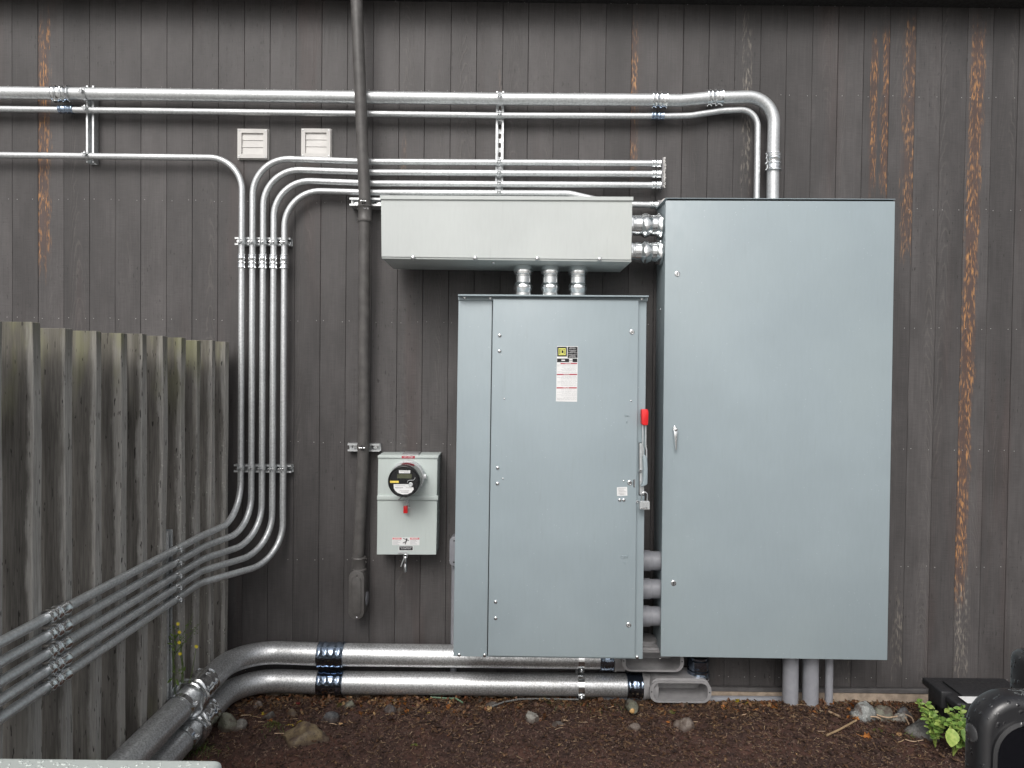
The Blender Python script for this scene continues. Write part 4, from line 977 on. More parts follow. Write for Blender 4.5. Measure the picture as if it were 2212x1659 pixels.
# ================================================================== LOW FITTINGS
def rrect(x0, x1, z0, z1, r, n=8):
    pts = []
    for cx, cz, a0 in ((x1 - r, z1 - r, 0), (x0 + r, z1 - r, 90), (x0 + r, z0 + r, 180), (x1 - r, z0 + r, 270)):
        for k in range(n + 1): a = R(a0 + 90 * k / n); pts.append((cx + r * math.cos(a), cz + r * math.sin(a)))
    return pts
def open_elbow(label, u0, v0, u1, v1, yfr, hubs):
    a, b = at(u0, v0, yfr), at(u1, v1, yfr); x0, x1, z0, z1 = a.x, b.x, b.z, a.z; hh = (z1 - z0)
    t = thing('open_conduit_elbow', label, 'conduit fitting', ((x0 + x1) / 2, -.1, z0), 'coverless grey elbows')
    o = rrect(x0, x1, z0, z1, hh * .42); i = rrect(x0 + hh * .17, x1 - hh * .17, z0 + hh * .085, z1 - hh * .085, hh * .3)
    o2 = rrect(x0 + hh * .06, x1 - hh * .06, z0 + hh * .03, z1 + hh * .10, hh * .4); ib = rrect(x0 + hh * .2, x1 - hh * .2, z0 + hh * .12, z1 - hh * .12, hh * .28)
    bm = bmesh.new(); n = len(o); yb = -.052
    mk = lambda pts, y: [bm.verts.new((p[0], y, p[1])) for p in pts]
    R_ = [mk(o2, yb), mk(o2, yfr + .012), mk(o, yfr + .010), mk(o, yfr), mk(i, yfr), mk(ib, yb - .006)]
    for A, B in zip(R_, R_[1:]):
        for k in range(n): bm.faces.new((A[k], A[(k + 1) % n], B[(k + 1) % n], B[k]))
    bm.faces.new(R_[0][::-1]); bm.faces.new(R_[-1]); bmesh.ops.recalc_face_normals(bm, faces=bm.faces)
    body = part('body', mesh(bm, 'cast', 40), t)
    for s in (x0 + hh * .085, x1 - hh * .085):
        part('screw_hole', mesh(lathe([(0, .0035), (.0012, .0035), (.0012, .001)], 10), 'ink', 40), body, frame((s, yfr, (z0 + z1) / 2), OUT, (0, 0, 1)))
    for p, d, L, r in hubs:
        part('hub', mesh(lathe([(0, r), (L * .8, r), (L * .82, r * 1.06), (L, r * 1.06), (L, r * .8)], 32), 'cast', 40), t, frame(p, d, (0, 0, 1) if abs(Vector(d).z) < .5 else OUT))
    return t
yfr = -.195
zlo = at(1400, 1481, y4).z; xw0 = at(1412, 1480, y4).x; xw1 = at(1386, 1480, y4).x
xs_ = at(1507, 1450, y4).x; rr4 = .066
open_elbow('front grey conduit elbow without its cover, gaping just above the mulch', 1404, 1471.2, 1536.5, 1519.2, yfr, [(Vector((xw0 + .012, y4, zlo)), (-1, 0, 0), .012 + xw0 - xw1, rr4), (Vector((xs_, y4 - .01, zlo + .048)), (0, 0, 1), at(1507, 1456, y4).z - zlo - .048, rr4 * .84)])
t = thing('blue_connector', 'dark blue zinc connector dropping from the tall cabinet into the front open elbow', 'conduit connector', (xs_, y4 - .01, zlo))
zA1, zB1 = at(1507, 1415, y4).z, at(1507, 1459, y4).z; LL = zA1 - zB1
part('fitting', mesh(lathe([(0, .050), (.1 * LL, .050), (.15 * LL, .056), (.45 * LL, .056), (.5 * LL, .052), (.6 * LL, .052), (.65 * LL, .057), (.8 * LL, .057), (.85 * LL, .060), (.97 * LL, .060), (LL, .055)], 36, hexr=(2, 3)), 'zinc_blue', 35), t, frame((xs_, y4 - .01, zA1), DN, OUT))
zup = at(1340, 1421, y4).z; xh0 = at(1325, 1421, y4).x
open_elbow('rear grey conduit elbow without its cover, half hidden behind both cabinets', 1344, 1405, 1477, 1452, yfr, [(Vector((xh0 + .055, y4, zup)), (-1, 0, 0), .055, rr4), (Vector((at(1395, 1400, y4).x, y4, zup + .05)), (0, 0, 1), .06, rr4 * .9)])
# grey pipes dropping from the tall cabinet into the mulch
for u, hwp, lb in ((1707.5, 16.6, 'left of two wide grey pipes running from the tall cabinet into the mulch'), (1751, 16.6, 'right of two wide grey pipes running from the tall cabinet into the mulch'), (1791, 8.2, 'thin grey pipe right of two wide ones below the tall cabinet')):
    yp = -.16; p = at(u, 1400, yp); t = thing('plastic_pipe', lb, 'pipe', (p.x, yp, 0), 'grey pipes under the tall cabinet')
    part('pipe', mesh(tube([(at(u + .6, 1400, yp).x, yp, p.z), (at(u - .4, 1520, yp).x, yp, -.1)], px(hwp, yp), 24), 'pvc', 50), t)
a, b = at(1300, 1509, -.055), at(1690, 1512, -.055)
single('ground_pipe', mesh(tube([a, b], .019, 16), 'pvc', 50), 'pale plastic pipe lying along the wall foot behind the open elbow', 'pipe')
# grey box and riser at the left of the disconnect
yl_ = -.035
t = thing('side_elbow', 'narrow grey conduit body with riser peeking out left of the disconnect', 'conduit fitting', at(980, 1222, yl_))
bx0, bx1 = at(972, 1190, -.09).x, at(990, 1190, -.09).x; bz0, bz1 = at(980, 1221, -.09).z, at(980, 1160, -.09).z
part('body', mesh(poly_prism(rrect(bx0, bx1 + .03, bz0, bz1, .022), -.09, -.012, .004, 2), 'pvc', 40), t)
part('cover', mesh(poly_prism(rrect(bx0 - .002, bx1 + .032, bz0 - .002, bz1 + .002, .024), -.098, -.0905, .002, 2), 'pvc', 40), t)
part('screw', mesh(dome((bx0 + .022, -.098, bz1 - .018), OUT, .004, .002), 'ink', 60), t); part('screw', mesh(dome((bx0 + .022, -.098, bz0 + .018), OUT, .004, .002), 'ink', 60), t)
xr_ = at(981, 1300, yl_).x
part('riser', mesh(tube([(xr_, yl_, bz0 + .01), (xr_ - .001, yl_, -.05)], .0165, 16), 'pvc', 50), t)

# ================================================================== GROUND LITTER
def rock_mesh(seed, a, b, c, mat, sub=3, rough=.22):
    bm = bmesh.new(); bmesh.ops.create_icosphere(bm, subdivisions=sub, radius=1); o = Vector((seed * 7.3, seed * 1.9, seed * 4.1))
    cuts = []; rs = random.Random(seed)
    for _ in range(9): cuts.append((Vector((rs.uniform(-1, 1), rs.uniform(-1, 1), rs.uniform(-.6, 1))).normalized(), rs.uniform(.60, .95)))
    for v in bm.verts:
        n = v.co.normalized(); r = 1.0
        for d, h in cuts:
            k = n.dot(d)
            if k > .01: r = min(r, h / k)
        v.co = n * (r * (1 + rough * .5 * mnoise.noise(n * 1.6 + o) + rough * .35 * mnoise.noise(n * 5 + o) + rough * .2 * mnoise.noise(n * 13 + o)))
        v.co.x *= a; v.co.y *= b; v.co.z *= c
    return mesh(bm, mat, 50)
def rock(label, u0, v0, u1, v1, mat, seed, sink=.35, tilt=0., flat=None, sub=4):
    base = atz((u0 + u1) / 2, v1, .01); d = base.y - CAM.y; wd = (u1 - u0) / FPX * d / 2; ht = (v1 - v0) / FPX * d
    c = flat if flat else ht / (1.42 - sink)
    o = single('rock', rock_mesh(seed, wd * 1.08, wd * .8, c, mat, sub), label, 'rock', group='rocks in the mulch',
               mtx=Matrix.Translation((base.x, base.y + wd * .35, gz(base.x, base.y) + c * (.24 - sink))) @ Matrix.Rotation(tilt, 4, 'Y'))
    return o
ROCKS = [
    ('rounded grey granite boulder with white speckles by the wall foot', 1836, 1508, 1896, 1552, 'granite', 1, .25, 0),
    ('small pale stone tucked under the speckled granite boulder', 1842, 1538, 1878, 1553, 'rock_pale', 2, .3, 0),
    ('dark greenish slab leaning right of the speckled granite boulder', 1888, 1519, 1942, 1551, 'rock_green', 3, .3, .3),
    ('whitish smooth stone with pale roots across it', 1930, 1531, 1962, 1557, 'rock_pale', 4, .3, .5),
    ('dark stone behind the whitish one, under brown leaf', 1942, 1521, 1976, 1545, 'rock_dark', 5, .3, 0),
    ('large brownish grey rock in front of the green leafy plant', 1960, 1540, 2036, 1588, 'rock_grey', 6, .35, .2),
    ('upright greenish egg-shaped stone beside the fat conduit coupling', 468, 1524, 510, 1569, 'rock_green', 7, .1, -.35),
    ('pale speckled pebble right of the egg-shaped stone', 501, 1544, 533, 1568, 'rock_pale', 8, .25, 0),
    ('small angular grey stone among brown leaves', 565, 1524, 592, 1544, 'rock_grey', 9, .3, .5),
    ('small tan angular stone under the lower fat conduit', 619, 1518, 642, 1537, 'rock_tan', 10, .3, 0),
    ('dark bluish rock half sunk in the mulch', 690, 1521, 729, 1550, 'rock_dark', 11, .3, .2),
    ('smooth greenish grey stone against the conduit', 739, 1502, 766, 1522, 'rock_green', 12, .3, 0),
    ('big tan half-buried rock arching out of the dark soil', 600, 1558, 706, 1598, 'rock_tan', 13, .66, .12),
    ('dark mossy stone between dry twigs', 827, 1512, 856, 1531, 'rock_dark', 14, .3, 0),
    ('tiny pinkish stone right of the dark mossy one', 857, 1517, 870, 1528, 'rock_tan', 15, .3, 0),
    ('pale angular rock alone in the middle of the mulch', 1130, 1527, 1164, 1550, 'rock_pale', 16, .25, -.2),
    ('flat grey stone just right of the pale angular rock', 1193, 1548, 1222, 1560, 'rock_grey', 17, .4, 0),
    ('flat grey flagstone touching the wall foot under the conduit', 1046, 1505, 1078, 1519, 'rock_grey', 18, .4, 0),
    ('dull brown stone in front of the cut log end', 1354, 1552, 1386, 1569, 'rock_brown', 19, .35, 0),
    ('broad brown rock below the front open elbow', 1456, 1536, 1503, 1568, 'rock_brown', 20, .45, 0),
    ('grey pebble low under the large conduit bend', 545, 1508, 566, 1522, 'rock_brown', 21, .3, 0)]
for r_ in ROCKS: rock(*r_)
# cut log end
q = atz(1366, 1536, .02); t = thing('log_stub', 'round mossy log stub with a pale cut chip, below the lower conduit', 'log', q)
lg = lathe([(-.035, .018), (-.03, .026), (.0, .030), (.03, .027), (.04, .020)], 18)
for v in lg.verts: v.co += Vector((0, 1, 1)) * .004 * mnoise.noise(v.co * 40)
part('log', mesh(lg, 'rock_green', 50), t, frame(q + Vector((0, .02, .014)), (0.15, -1, .15), (0, 0, 1)))
part('chip', rock_mesh(40, .016, .008, .013, simple('fresh_cut_wood', (.50, .30, .12), .6), 2), t, Matrix.Translation(q + Vector((-.004, -.022, .012))))

def flake(bm, c, L, W, T, rot, bend):
    """small bent chip, 6 vertices a side"""
    pts = []
    for i, x in enumerate((-.5, 0, .5)):
        for s in (-1, 1):
            wd = W * (.5 if i == 1 else .33) * (1 + .3 * rnd.uniform(-1, 1))
            pts.append(Vector((x * L, s * wd, bend * (x * x) * L * 1.6)))
    up_ = [rot @ (p + Vector((0, 0, T))) + c for p in pts]; lo = [rot @ p + c for p in pts]
    a = [bm.verts.new(p) for p in up_]; b = [bm.verts.new(p) for p in lo]
    for i in (0, 2):
        bm.faces.new((a[i], a[i + 2], a[i + 3], a[i + 1])); bm.faces.new((b[i], b[i + 1], b[i + 3], b[i + 2]))
        bm.faces.new((a[i], b[i], b[i + 2], a[i + 2])); bm.faces.new((a[i + 1], a[i + 3], b[i + 3], b[i + 1]))
    bm.faces.new((a[0], a[1], b[1], b[0])); bm.faces.new((a[5], a[4], b[4], b[5]))
def rotm(tilt):
    from mathutils import Euler
    return Euler((rnd.gauss(0, tilt), rnd.gauss(0, tilt), rnd.uniform(0, 6.283))).to_matrix()
def scatter(n, density, mk):
    bm = bmesh.new(); k = 0
    while k < n:
        x, y = rnd.uniform(-1.5, 2.7), -.02 - abs(rnd.random()) * 1.0
        if rnd.random() < density(x, y): mk(bm, x, y); k += 1
    return bm
patch = lambda x, y: .5 + .5 * mnoise.noise(Vector((x * 2.3, y * 3.1, 4)))
nearwall = lambda x, y: max(.10, math.exp(y * 3.2)) * (.45 + .55 * min(1, max(0, (x + .6) / 1.6)))
chips = scatter(8500, lambda x, y: nearwall(x, y) * patch(x, y), lambda bm, x, y: flake(bm, Vector((x, y, gz(x, y) + rnd.uniform(.002, .012))), rnd.uniform(.008, .032), rnd.uniform(.003, .011), rnd.uniform(.0012, .003), rotm(.35), rnd.uniform(-.3, .4)))
o = raw('bark_mulch', mesh(chips, 'chips'), Matrix.Identity(4)); o['kind'] = 'stuff'
shr = scatter(4200, lambda x, y: (nearwall(x, y) + .16) * patch(x + 5, y), lambda bm, x, y: flake(bm, Vector((x, y, gz(x, y) + rnd.uniform(.004, .013))), rnd.uniform(.005, .030), rnd.uniform(.0012, .0030), .0012, rotm(.2), rnd.uniform(-.3, .5)))
o = raw('wood_shreds', mesh(shr, 'shred'), Matrix.Identity(4)); o['kind'] = 'stuff'
def crumb(bm, x, y):
    s = rnd.uniform(.002, .0078); c = Vector((x, y, gz(x, y) + s * .5)); rm_ = rotm(1)
    v = [bm.verts.new(c + rm_ @ Vector(p) * s * rnd.uniform(.6, 1.2)) for p in ((1, 0, 0), (-1, 0, 0), (0, 1, 0), (0, -1, 0), (0, 0, .8), (0, 0, -.8))]
    for f in ((0, 2, 4), (2, 1, 4), (1, 3, 4), (3, 0, 4), (2, 0, 5), (1, 2, 5), (3, 1, 5), (0, 3, 5)): bm.faces.new([v[i] for i in f])
o = raw('soil_crumbs', mesh(scatter(24000, lambda x, y: .35 + .65 * patch(x * 2, y * 2), crumb), 'crumbs'), Matrix.Identity(4)); o['kind'] = 'stuff'

lit = lambda x, y: math.exp(-((y + .14) / .10) ** 2) * (1.0 if x < .5 else .45 if x < 1.1 else .8) * (.3 + .7 * patch(x * 1.7 + 3, y * 2))
M['litter'] = chip_mat('mixed_leaf_litter', [(.05, .025, .014), (.12, .05, .022), (.07, .038, .02), (.20, .10, .045), (.06, .032, .02), (.15, .055, .02), (.04, .03, .022), (.10, .06, .03), (.30, .19, .09)], 38, .55)
o = raw('leaf_litter', mesh(scatter(1500, lit, lambda bm, x, y: flake(bm, Vector((x, y, gz(x, y) + rnd.uniform(.004, .018))), rnd.uniform(.014, .034), rnd.uniform(.009, .021), .0007, rotm(.55), rnd.uniform(-.6, .9))), 'litter'), Matrix.Identity(4)); o['kind'] = 'stuff'
# fallen leaves
def leaf_mesh(seed, mat, lobed=False):
    rs = random.Random(seed); bm = bmesh.new(); n = 9; L = 1.0; mid = []; lf = []; rg = []
    for i in range(n + 1):
        t_ = i / n; wd = .34 * math.sin(math.pi * min(1, t_ * .97 + .02)) ** .8
        if lobed: wd *= 1 + .55 * math.cos(t_ * 19)
        z = .16 * math.sin(t_ * 3 + seed) + .05 * rs.uniform(-1, 1); c = .10 * math.sin(2 * t_ + seed)
        mid.append(bm.verts.new((t_ * L, c, z))); cu = rs.uniform(.05, .3)
        lf.append(bm.verts.new((t_ * L + .05, c + wd, z + cu * wd * 1.4))); rg.append(bm.verts.new((t_ * L + .05, c - wd, z + rs.uniform(-.05, .3) * wd * 1.4)))
    for i in range(n):
        bm.faces.new((mid[i], mid[i + 1], lf[i + 1], lf[i])); bm.faces.new((mid[i + 1], mid[i], rg[i], rg[i + 1]))
    bmesh.ops.solidify(bm, geom=bm.faces[:], thickness=.012)
    tube([(-.35, 0, .02), (0, mid[0].co.y, mid[0].co.z)], .015, 5, bm)
    return mesh(bm, mat, 60)
LV = {c: [leaf_mesh(i * 3 + len(c), 'leaf_' + c, c in ('orange', 'red', 'yellow') and i % 2 == 0) for i in range(3)] for c in ('tan', 'brown', 'orange', 'yellow', 'red')}
LBL = {'tan': 'small tan leaf lying on the dark mulch', 'brown': 'curled brown leaf lying in the mulch near the wall', 'orange': 'orange-brown fallen leaf among the litter by the wall', 'red': 'dark red fallen leaf near the wall foot', 'yellow': 'yellow fallen leaf on the mulch'}
def fallen(u, v, col, wpx, label=None, lift=.006):
    p = atz(u, v, .01); d = p.y - CAM.y; s = wpx / FPX * d
    mt = Matrix.Translation((p.x, p.y, gz(p.x, p.y) + lift)) @ Matrix.Rotation(rnd.uniform(0, 6.28), 4, 'Z') @ Matrix.Rotation(rnd.gauss(0, .35), 4, 'X') @ Matrix.Rotation(rnd.gauss(0, .25), 4, 'Y') @ Matrix.Scale(s, 4)
    return single('fallen_leaf', rnd.choice(LV[col]), label or LBL[col], 'leaf', group=None if label else col + ' fallen leaves', mtx=mt)
SPEC = [(636, 1562, 'yellow', 18, 'bright yellow leaf beside the pale speckled pebble'), (621, 1561, 'yellow', 14, 'second bright yellow leaf touching its twin by the big tan rock'), (563, 1540, 'red', 17, 'pinkish red leaf left of the small angular grey stone'),
        (1263, 1513, 'orange', 20, 'orange dry leaf standing behind the pale angular rock'), (1168, 1502, 'red', 16, 'red leaf hanging under the middle of the lower conduit'), (1435, 1507, 'red', 20, 'dark red leaf left of the round log stub'),
        (1985, 1519, 'brown', 26, 'large curled rust brown leaf on the stones by the leafy plant'), (1935, 1519, 'red', 13, 'small purple-red leaf standing behind the whitish stone'), (1858, 1585, 'orange', 22, 'long orange leaf strip lying on the mulch below the wide pipes'),
        (1937, 1586, 'tan', 13, 'pale tan leaf left of its twin in front of the wide pipes'), (1958, 1586, 'tan', 14, 'pale tan leaf right of its twin in front of the wide pipes'), (2030, 1590, 'brown', 18, 'reddish leaf lying in front of the leafy plant')]
for s_ in SPEC: fallen(*s_)
for i in range(215):
    u = rnd.choice((rnd.uniform(470, 1000), rnd.uniform(560, 1500), rnd.uniform(1540, 1850)))
    v = 1506 + abs(rnd.gauss(0, 1)) * 22
    fallen(u, min(v, 1640), rnd.choices(('tan', 'brown', 'orange', 'yellow', 'red'), (4, 5, 3, .5, .7))[0], rnd.uniform(8, 18))
for i in range(26): fallen(rnd.uniform(560, 2040), rnd.uniform(1545, 1655), rnd.choice(('tan', 'brown', 'tan')), rnd.uniform(5, 10))
# twigs, cables, roots, moss
def twig(name, label, cat, pts, r, mat, lift=.008, grp=None):
    P = []
    for u, v in pts: p = atz(u, v, .02); P.append(Vector((p.x, p.y, gz(p.x, p.y) + lift)))
    return single(name, mesh(tube(fillet(P, .05, 4), r, 7), mat, 60), label, cat, group=grp)
twig('cable', 'green cable emerging from the litter under the lower conduit', 'cable', [(930, 1496), (960, 1499), (985, 1505), (1000, 1513)], .0045, 'greencable', .02)
twig('cable', 'grey cable arching over the litter toward the front open elbow', 'cable', [(1055, 1523), (1090, 1512), (1122, 1505), (1170, 1501), (1220, 1504), (1250, 1510)], .0045, 'cable', .02)
twig('stick', 'long pale stick lying diagonally below the wide grey pipes', 'stick', [(1786, 1582), (1812, 1571), (1850, 1556)], .0052, 'stick', .014)
twig('stick', 'short broken stick left of the long pale one', 'stick', [(1790, 1540), (1815, 1551)], .006, 'shred', .016)
for i, (pts, lb) in enumerate(((((1892, 1546), (1915, 1555), (1935, 1553), (1948, 1544)), 'pale root branching across the stones toward the whitish one'), (((1948, 1545), (1958, 1556), (1963, 1566)), 'pale root bending down from the whitish stone'), (((1950, 1545), (1970, 1549), (1974, 1564)), 'pale forked root at the left of the large brownish rock'), (((1880, 1552), (1896, 1552), (1902, 1556)), 'short pale root under the speckled granite boulder'))):
    twig('root', lb, 'root', pts, .0035, 'stem', .03)
twig('twig', 'thin forked reddish twig lying alone on the mulch', 'twig', [(1955, 1593), (1972, 1597), (1994, 1592)], .0022, 'stem', .008)
for i in range(46):
    u, v = rnd.uniform(500, 2020), 1512 + abs(rnd.gauss(0, 1)) * 40
    a = rnd.uniform(0, 6.28); L = rnd.uniform(8, 26); twig('twig', 'thin dry twig scattered on the mulch', 'twig', [(u, min(v, 1650)), (u + math.cos(a) * L * .5, min(v, 1650) + math.sin(a) * L * .2 + rnd.uniform(-1, 1)), (u + math.cos(a) * L, min(v, 1650) + math.sin(a) * L * .35)], rnd.uniform(.0010, .0022), rnd.choice(('stick', 'shred', 'stem')), .010, 'dry twigs')
def moss_clump(label, u, v, wpx):
    p = atz(u, v, .01); s = wpx / FPX * (p.y - CAM.y); bm = bmesh.new()
    for i in range(90):
        a = rnd.uniform(0, 6.28); r = s * .5 * math.sqrt(rnd.random()); c = Vector((p.x + r * math.cos(a), p.y + r * math.sin(a) * .6, gz(p.x, p.y) + .3 * s * (1 - (2 * r / s) ** 2) * rnd.random()))
        flake(bm, c, .010, .004, .0008, rotm(.9), .4)
    return single('moss_clump', mesh(bm, 'moss', 60), label, 'moss', group=None)
moss_clump('small green moss tuft alone on the dark soil', 894, 1604, 18); moss_clump('yellow-green moss beside the yellow leaves', 588, 1562, 40); moss_clump('moss clump at the thin grey pipe foot', 1806, 1497, 24)
moss_clump('moss strip in front of the whitish stone', 1896, 1574, 20); moss_clump('moss tuft below the front open elbow', 1452, 1532, 18); moss_clump('moss patch beside the smooth greenish stone', 733, 1518, 16)
def grass(label, u, v, n, h):
    p = atz(u, v, .0); bm = bmesh.new()
    for i in range(n):
        b = p + Vector((rnd.gauss(0, .05), rnd.gauss(0, .03), 0)); b.z = gz(b.x, b.y); d = Vector((rnd.gauss(0, .5), rnd.gauss(0, .4), 1)).normalized() * h * rnd.uniform(.5, 1)
        tube([b, b + d * .5, b + d + Vector((d.x * .3, d.y * .3, -.004))], lambda t_: .0014 * (1 - t_ * .8), 4, bm)
    o_ = raw('grass_tuft', mesh(bm, 'darkgreen', 60), Matrix.Identity(4)); o_['kind'] = 'stuff'; o_['label'] = label; return o_
grass('thin grass tuft at the lower conduit strap', 432, 1622, 50, .05); grass('tiny green sprout in front of the large brownish rock', 1960, 1590, 16, .03); grass('tiny green sprouts between log stub and pale rock', 1218, 1520, 18, .04); grass('tiny sprouts beside the log stub', 1322, 1533, 16, .035); grass('tiny sprout left of the big tan rock', 592, 1577, 12, .03)

# ================================================================== PLANTS
def oval_leaf(bm, base, d, nrm, L, W, fold=.25):
    d = d.normalized(); nrm = (nrm - d * nrm.dot(d)).normalized(); s = d.cross(nrm); m_, l_, r_ = [], [], []
    for i in range(6):
        t_ = i / 5; wd = W * .5 * math.sin(math.pi * (t_ * .9 + .08)) ** .75; c = base + d * L * t_ - nrm * (L * .22 * t_ * t_)
        m_.append(bm.verts.new(c)); l_.append(bm.verts.new(c + s * wd + nrm * wd * fold)); r_.append(bm.verts.new(c - s * wd + nrm * wd * fold))
    for i in range(5):
        bm.faces.new((m_[i], m_[i + 1], l_[i + 1], l_[i])); bm.faces.new((m_[i + 1], m_[i], r_[i], r_[i + 1]))
def leafy(label, stems, seed):
    base = stems[0][0]; t = thing('leafy_plant', label, 'plant', base); rs = random.Random(seed)
    for si, (b, tip, nl, sz) in enumerate(stems):
        mid_ = (b + tip) / 2 + Vector((rs.uniform(-.02, .02), rs.uniform(-.03, 0), .02)); path = fillet([b, mid_, tip], .1, 6)
        part('stem', mesh(tube(path, .0022, 6), 'lime', 60), t)
        for k in range(nl):
            f = .25 + .75 * (k + .5) / nl; q_ = (b, mid_, tip); c = q_[0].lerp(q_[1], f * 2) if f < .5 else q_[1].lerp(q_[2], f * 2 - 1)
            for s in (-1, 1):
                d = Vector((s * rs.uniform(.5, 1), rs.uniform(-.9, .3), rs.uniform(-.1, .6))); bm = bmesh.new(); L = sz * rs.uniform(.7, 1.15)
                oval_leaf(bm, c, d, Vector((rs.uniform(-.3, .3), rs.uniform(-.9, -.2), 1)), L, L * rs.uniform(.55, .75)); part('leaf', mesh(bm, rs.choice(('green', 'green', 'lime', 'green')), 80), t)
        bm = bmesh.new(); oval_leaf(bm, tip, Vector((rs.uniform(-.3, .3), -.5, .6)), Vector((0, -.8, 1)), sz, sz * .6); part('leaf', mesh(bm, 'green', 80), t)
def G3(x, y, yy): p = at(*zR(x, y), yy); return p
def RT(x, y, yy): q_ = G3(x, y, yy); q_.z = gz(q_.x, q_.y) - .004; return q_
stems = [(RT(1400, 640, -.62), G3(x, y, yy), n_, sz) for x, y, yy, n_, sz in ((1340, 310, -.60, 7, .029), (1490, 310, -.60, 8, .029), (1320, 480, -.62, 6, .032), (1545, 470, -.62, 6, .032), (1440, 520, -.64, 4, .035), (1510, 540, -.65, 4, .035), (1420, 390, -.61, 7, .030), (1370, 430, -.63, 6, .029), (1480, 420, -.63, 6, .030))]
leafy('bright green leafy plant in front of the black tote', stems, 5)
stems = [(RT(1200, 520, -.56), G3(x, y, yy), n_, sz) for x, y, yy, n_, sz in ((980, 245, -.52, 8, .024), (1090, 280, -.53, 8, .027), (1170, 350, -.55, 7, .027), (1240, 420, -.57, 6, .029), (1040, 300, -.53, 7, .024), (1140, 400, -.56, 6, .026), (1250, 480, -.58, 5, .029), (1010, 250, -.52, 6, .022))]
leafy('green trailing plant between the large brownish rock and the black tote', stems, 9)
bm = bmesh.new()
q = G3(1350, 650, -.66); t = thing('broad_leaf_sprout', 'sprout with one big pale yellow-green leaf at the front of the leafy plant', 'plant', q)
oval_leaf(bm, G3(1370, 560, -.67), Vector((-.1, -.35, -.6)), Vector((0, -1, .5)), .072, .062); part('leaf', mesh(bm, 'lime', 80), t)
bm = bmesh.new(); oval_leaf(bm, G3(1500, 570, -.67), Vector((.3, -.4, -.6)), Vector((0, -1, .5)), .075, .05); part('leaf', mesh(bm, 'green', 80), t)
part('stem', mesh(tube([G3(1420, 640, -.65), G3(1400, 590, -.66), G3(1370, 562, -.67)], .002, 6), 'lime', 60), t); part('stem', mesh(tube([G3(1420, 640, -.65), G3(1460, 590, -.66), G3(1500, 572, -.67)], .002, 6), 'lime', 60), t)
# yellow flowered weed by the fence
yw = -.72
def W3(x, y, d=0): return at(*zW(x, y), yw + d)
t = thing('flowering_weed', 'spindly weed with small yellow flowers growing against the fence', 'plant', W3(150, 1650))
root = Vector((W3(150, 1400).x, yw + .06, .05))
FL = [(262, 325), (288, 478), (285, 667), (300, 875), (600, 740)]
for x, y in FL:
    tip = W3(x, y); b = root + Vector((0, 0, .1)); mid_ = (b + tip) / 2 + Vector((.01, .02, .03))
    part('stem', mesh(tube(fillet([root, b, mid_, tip], .05, 4), .0012, 5), 'darkgreen', 60), t)
    fm = bmesh.new()
    for k in range(8):
        a = 2 * math.pi * k / 8; d = Vector((math.cos(a), -.35, math.sin(a))); oval_leaf(fm, tip, d, Vector((0, -1, 0)), .0085, .0055, .1)
    dome(tip, OUT, .0025, .002, 7, fm); part('flower', mesh(fm, 'petal', 80), t)
for (x0, y0_), (x1, y1_) in (((170, 1000), (540, 130)), ((180, 900), (600, 380)), ((170, 1200), (160, 350)), ((200, 1250), (390, 1130)), ((180, 800), (520, 240)), ((200, 900), (680, 300))):
    P = [W3(x0, y0_), W3((x0 + x1) / 2 - 15, (y0_ + y1_) / 2 + 10, .01), W3(x1, y1_)]
    part('stem', mesh(tube(fillet(P, .05, 4), lambda q_: .0012 * (1 - .5 * q_), 5), 'darkgreen', 60), t)
    bm = bmesh.new()
    for k in range(9):
        f = rnd.uniform(.35, 1); c = P[0].lerp(P[2], f); dome(c + Vector((rnd.gauss(0, .008), rnd.gauss(0, .006), rnd.gauss(0, .008))), OUT, rnd.uniform(.0015, .003), .003, 6, bm)
    part('bud', mesh(bm, 'darkgreen', 60), t)['kind'] = 'stuff'
for x, y, dx, dz, L in ((200, 1160, 0, 1, .020), (375, 1190, .3, 1, .022), (320, 1250, .4, .5, .018), (230, 1340, .35, -.6, .030), (160, 1320, -.5, -.5, .028), (215, 1210, -.3, .2, .016), (220, 600, .1, .8, .022), (190, 560, -.4, .5, .022), (240, 420, .5, .3, .014), (200, 400, -.2, .8, .014), (170, 700, -.4, .2, .024), (240, 560, .4, .6, .02), (210, 640, .2, -.4, .022), (150, 760, .5, -.4, .022), (150, 620, -.3, .6, .022), (190, 680, .4, .3, .020)):
    bm = bmesh.new(); oval_leaf(bm, W3(x, y), Vector((dx, -.3, dz)), Vector((.2, -1, .3)), L, L * .36); part('leaf', mesh(bm, 'darkgreen', 80), t)
part('stem', mesh(tube([root - Vector((0, 0, .06)), W3(190, 1300), W3(180, 900), W3(200, 500), W3(170, 350)], .0016, 6), 'darkgreen', 60), t)

# ================================================================== BLACK TOTE BY THE WALL
yb_, yfz = -.30, -.56; xl = 2.06; xr = 2.46; zt_ = .205
t = thing('black_tote', 'black lidded plastic tote with a white label on its lid, against the wall', 'storage tote', (2.18, -.6, 0))
tb = bmesh.new(); hexa(tb, [(xl + .03, yfz + .03, -.01), (xr - .03, yfz + .03, -.01), (xr - .03, yb_ - .03, -.01), (xl + .03, yb_ - .03, -.01), (xl + .01, yfz + .01, zt_ - .03), (xr - .01, yfz + .01, zt_ - .03), (xr - .01, yb_ - .01, zt_ - .03), (xl + .01, yb_ - .01, zt_ - .03)]); bevel(tb, .012, 3)
part('tub', mesh(tb, 'tote', 40), t); ld = part('lid', mesh(box((xl - .006, yfz - .006, zt_ - .035), (xr + .006, yb_ + .006, zt_), .008, 3), 'tote', 40), t)
part('lid_panel', mesh(box((xl + .06, yfz + .06, zt_ + .0005), (xr - .06, yb_ - .05, zt_ + .010), .006, 2), 'tote', 40), ld)
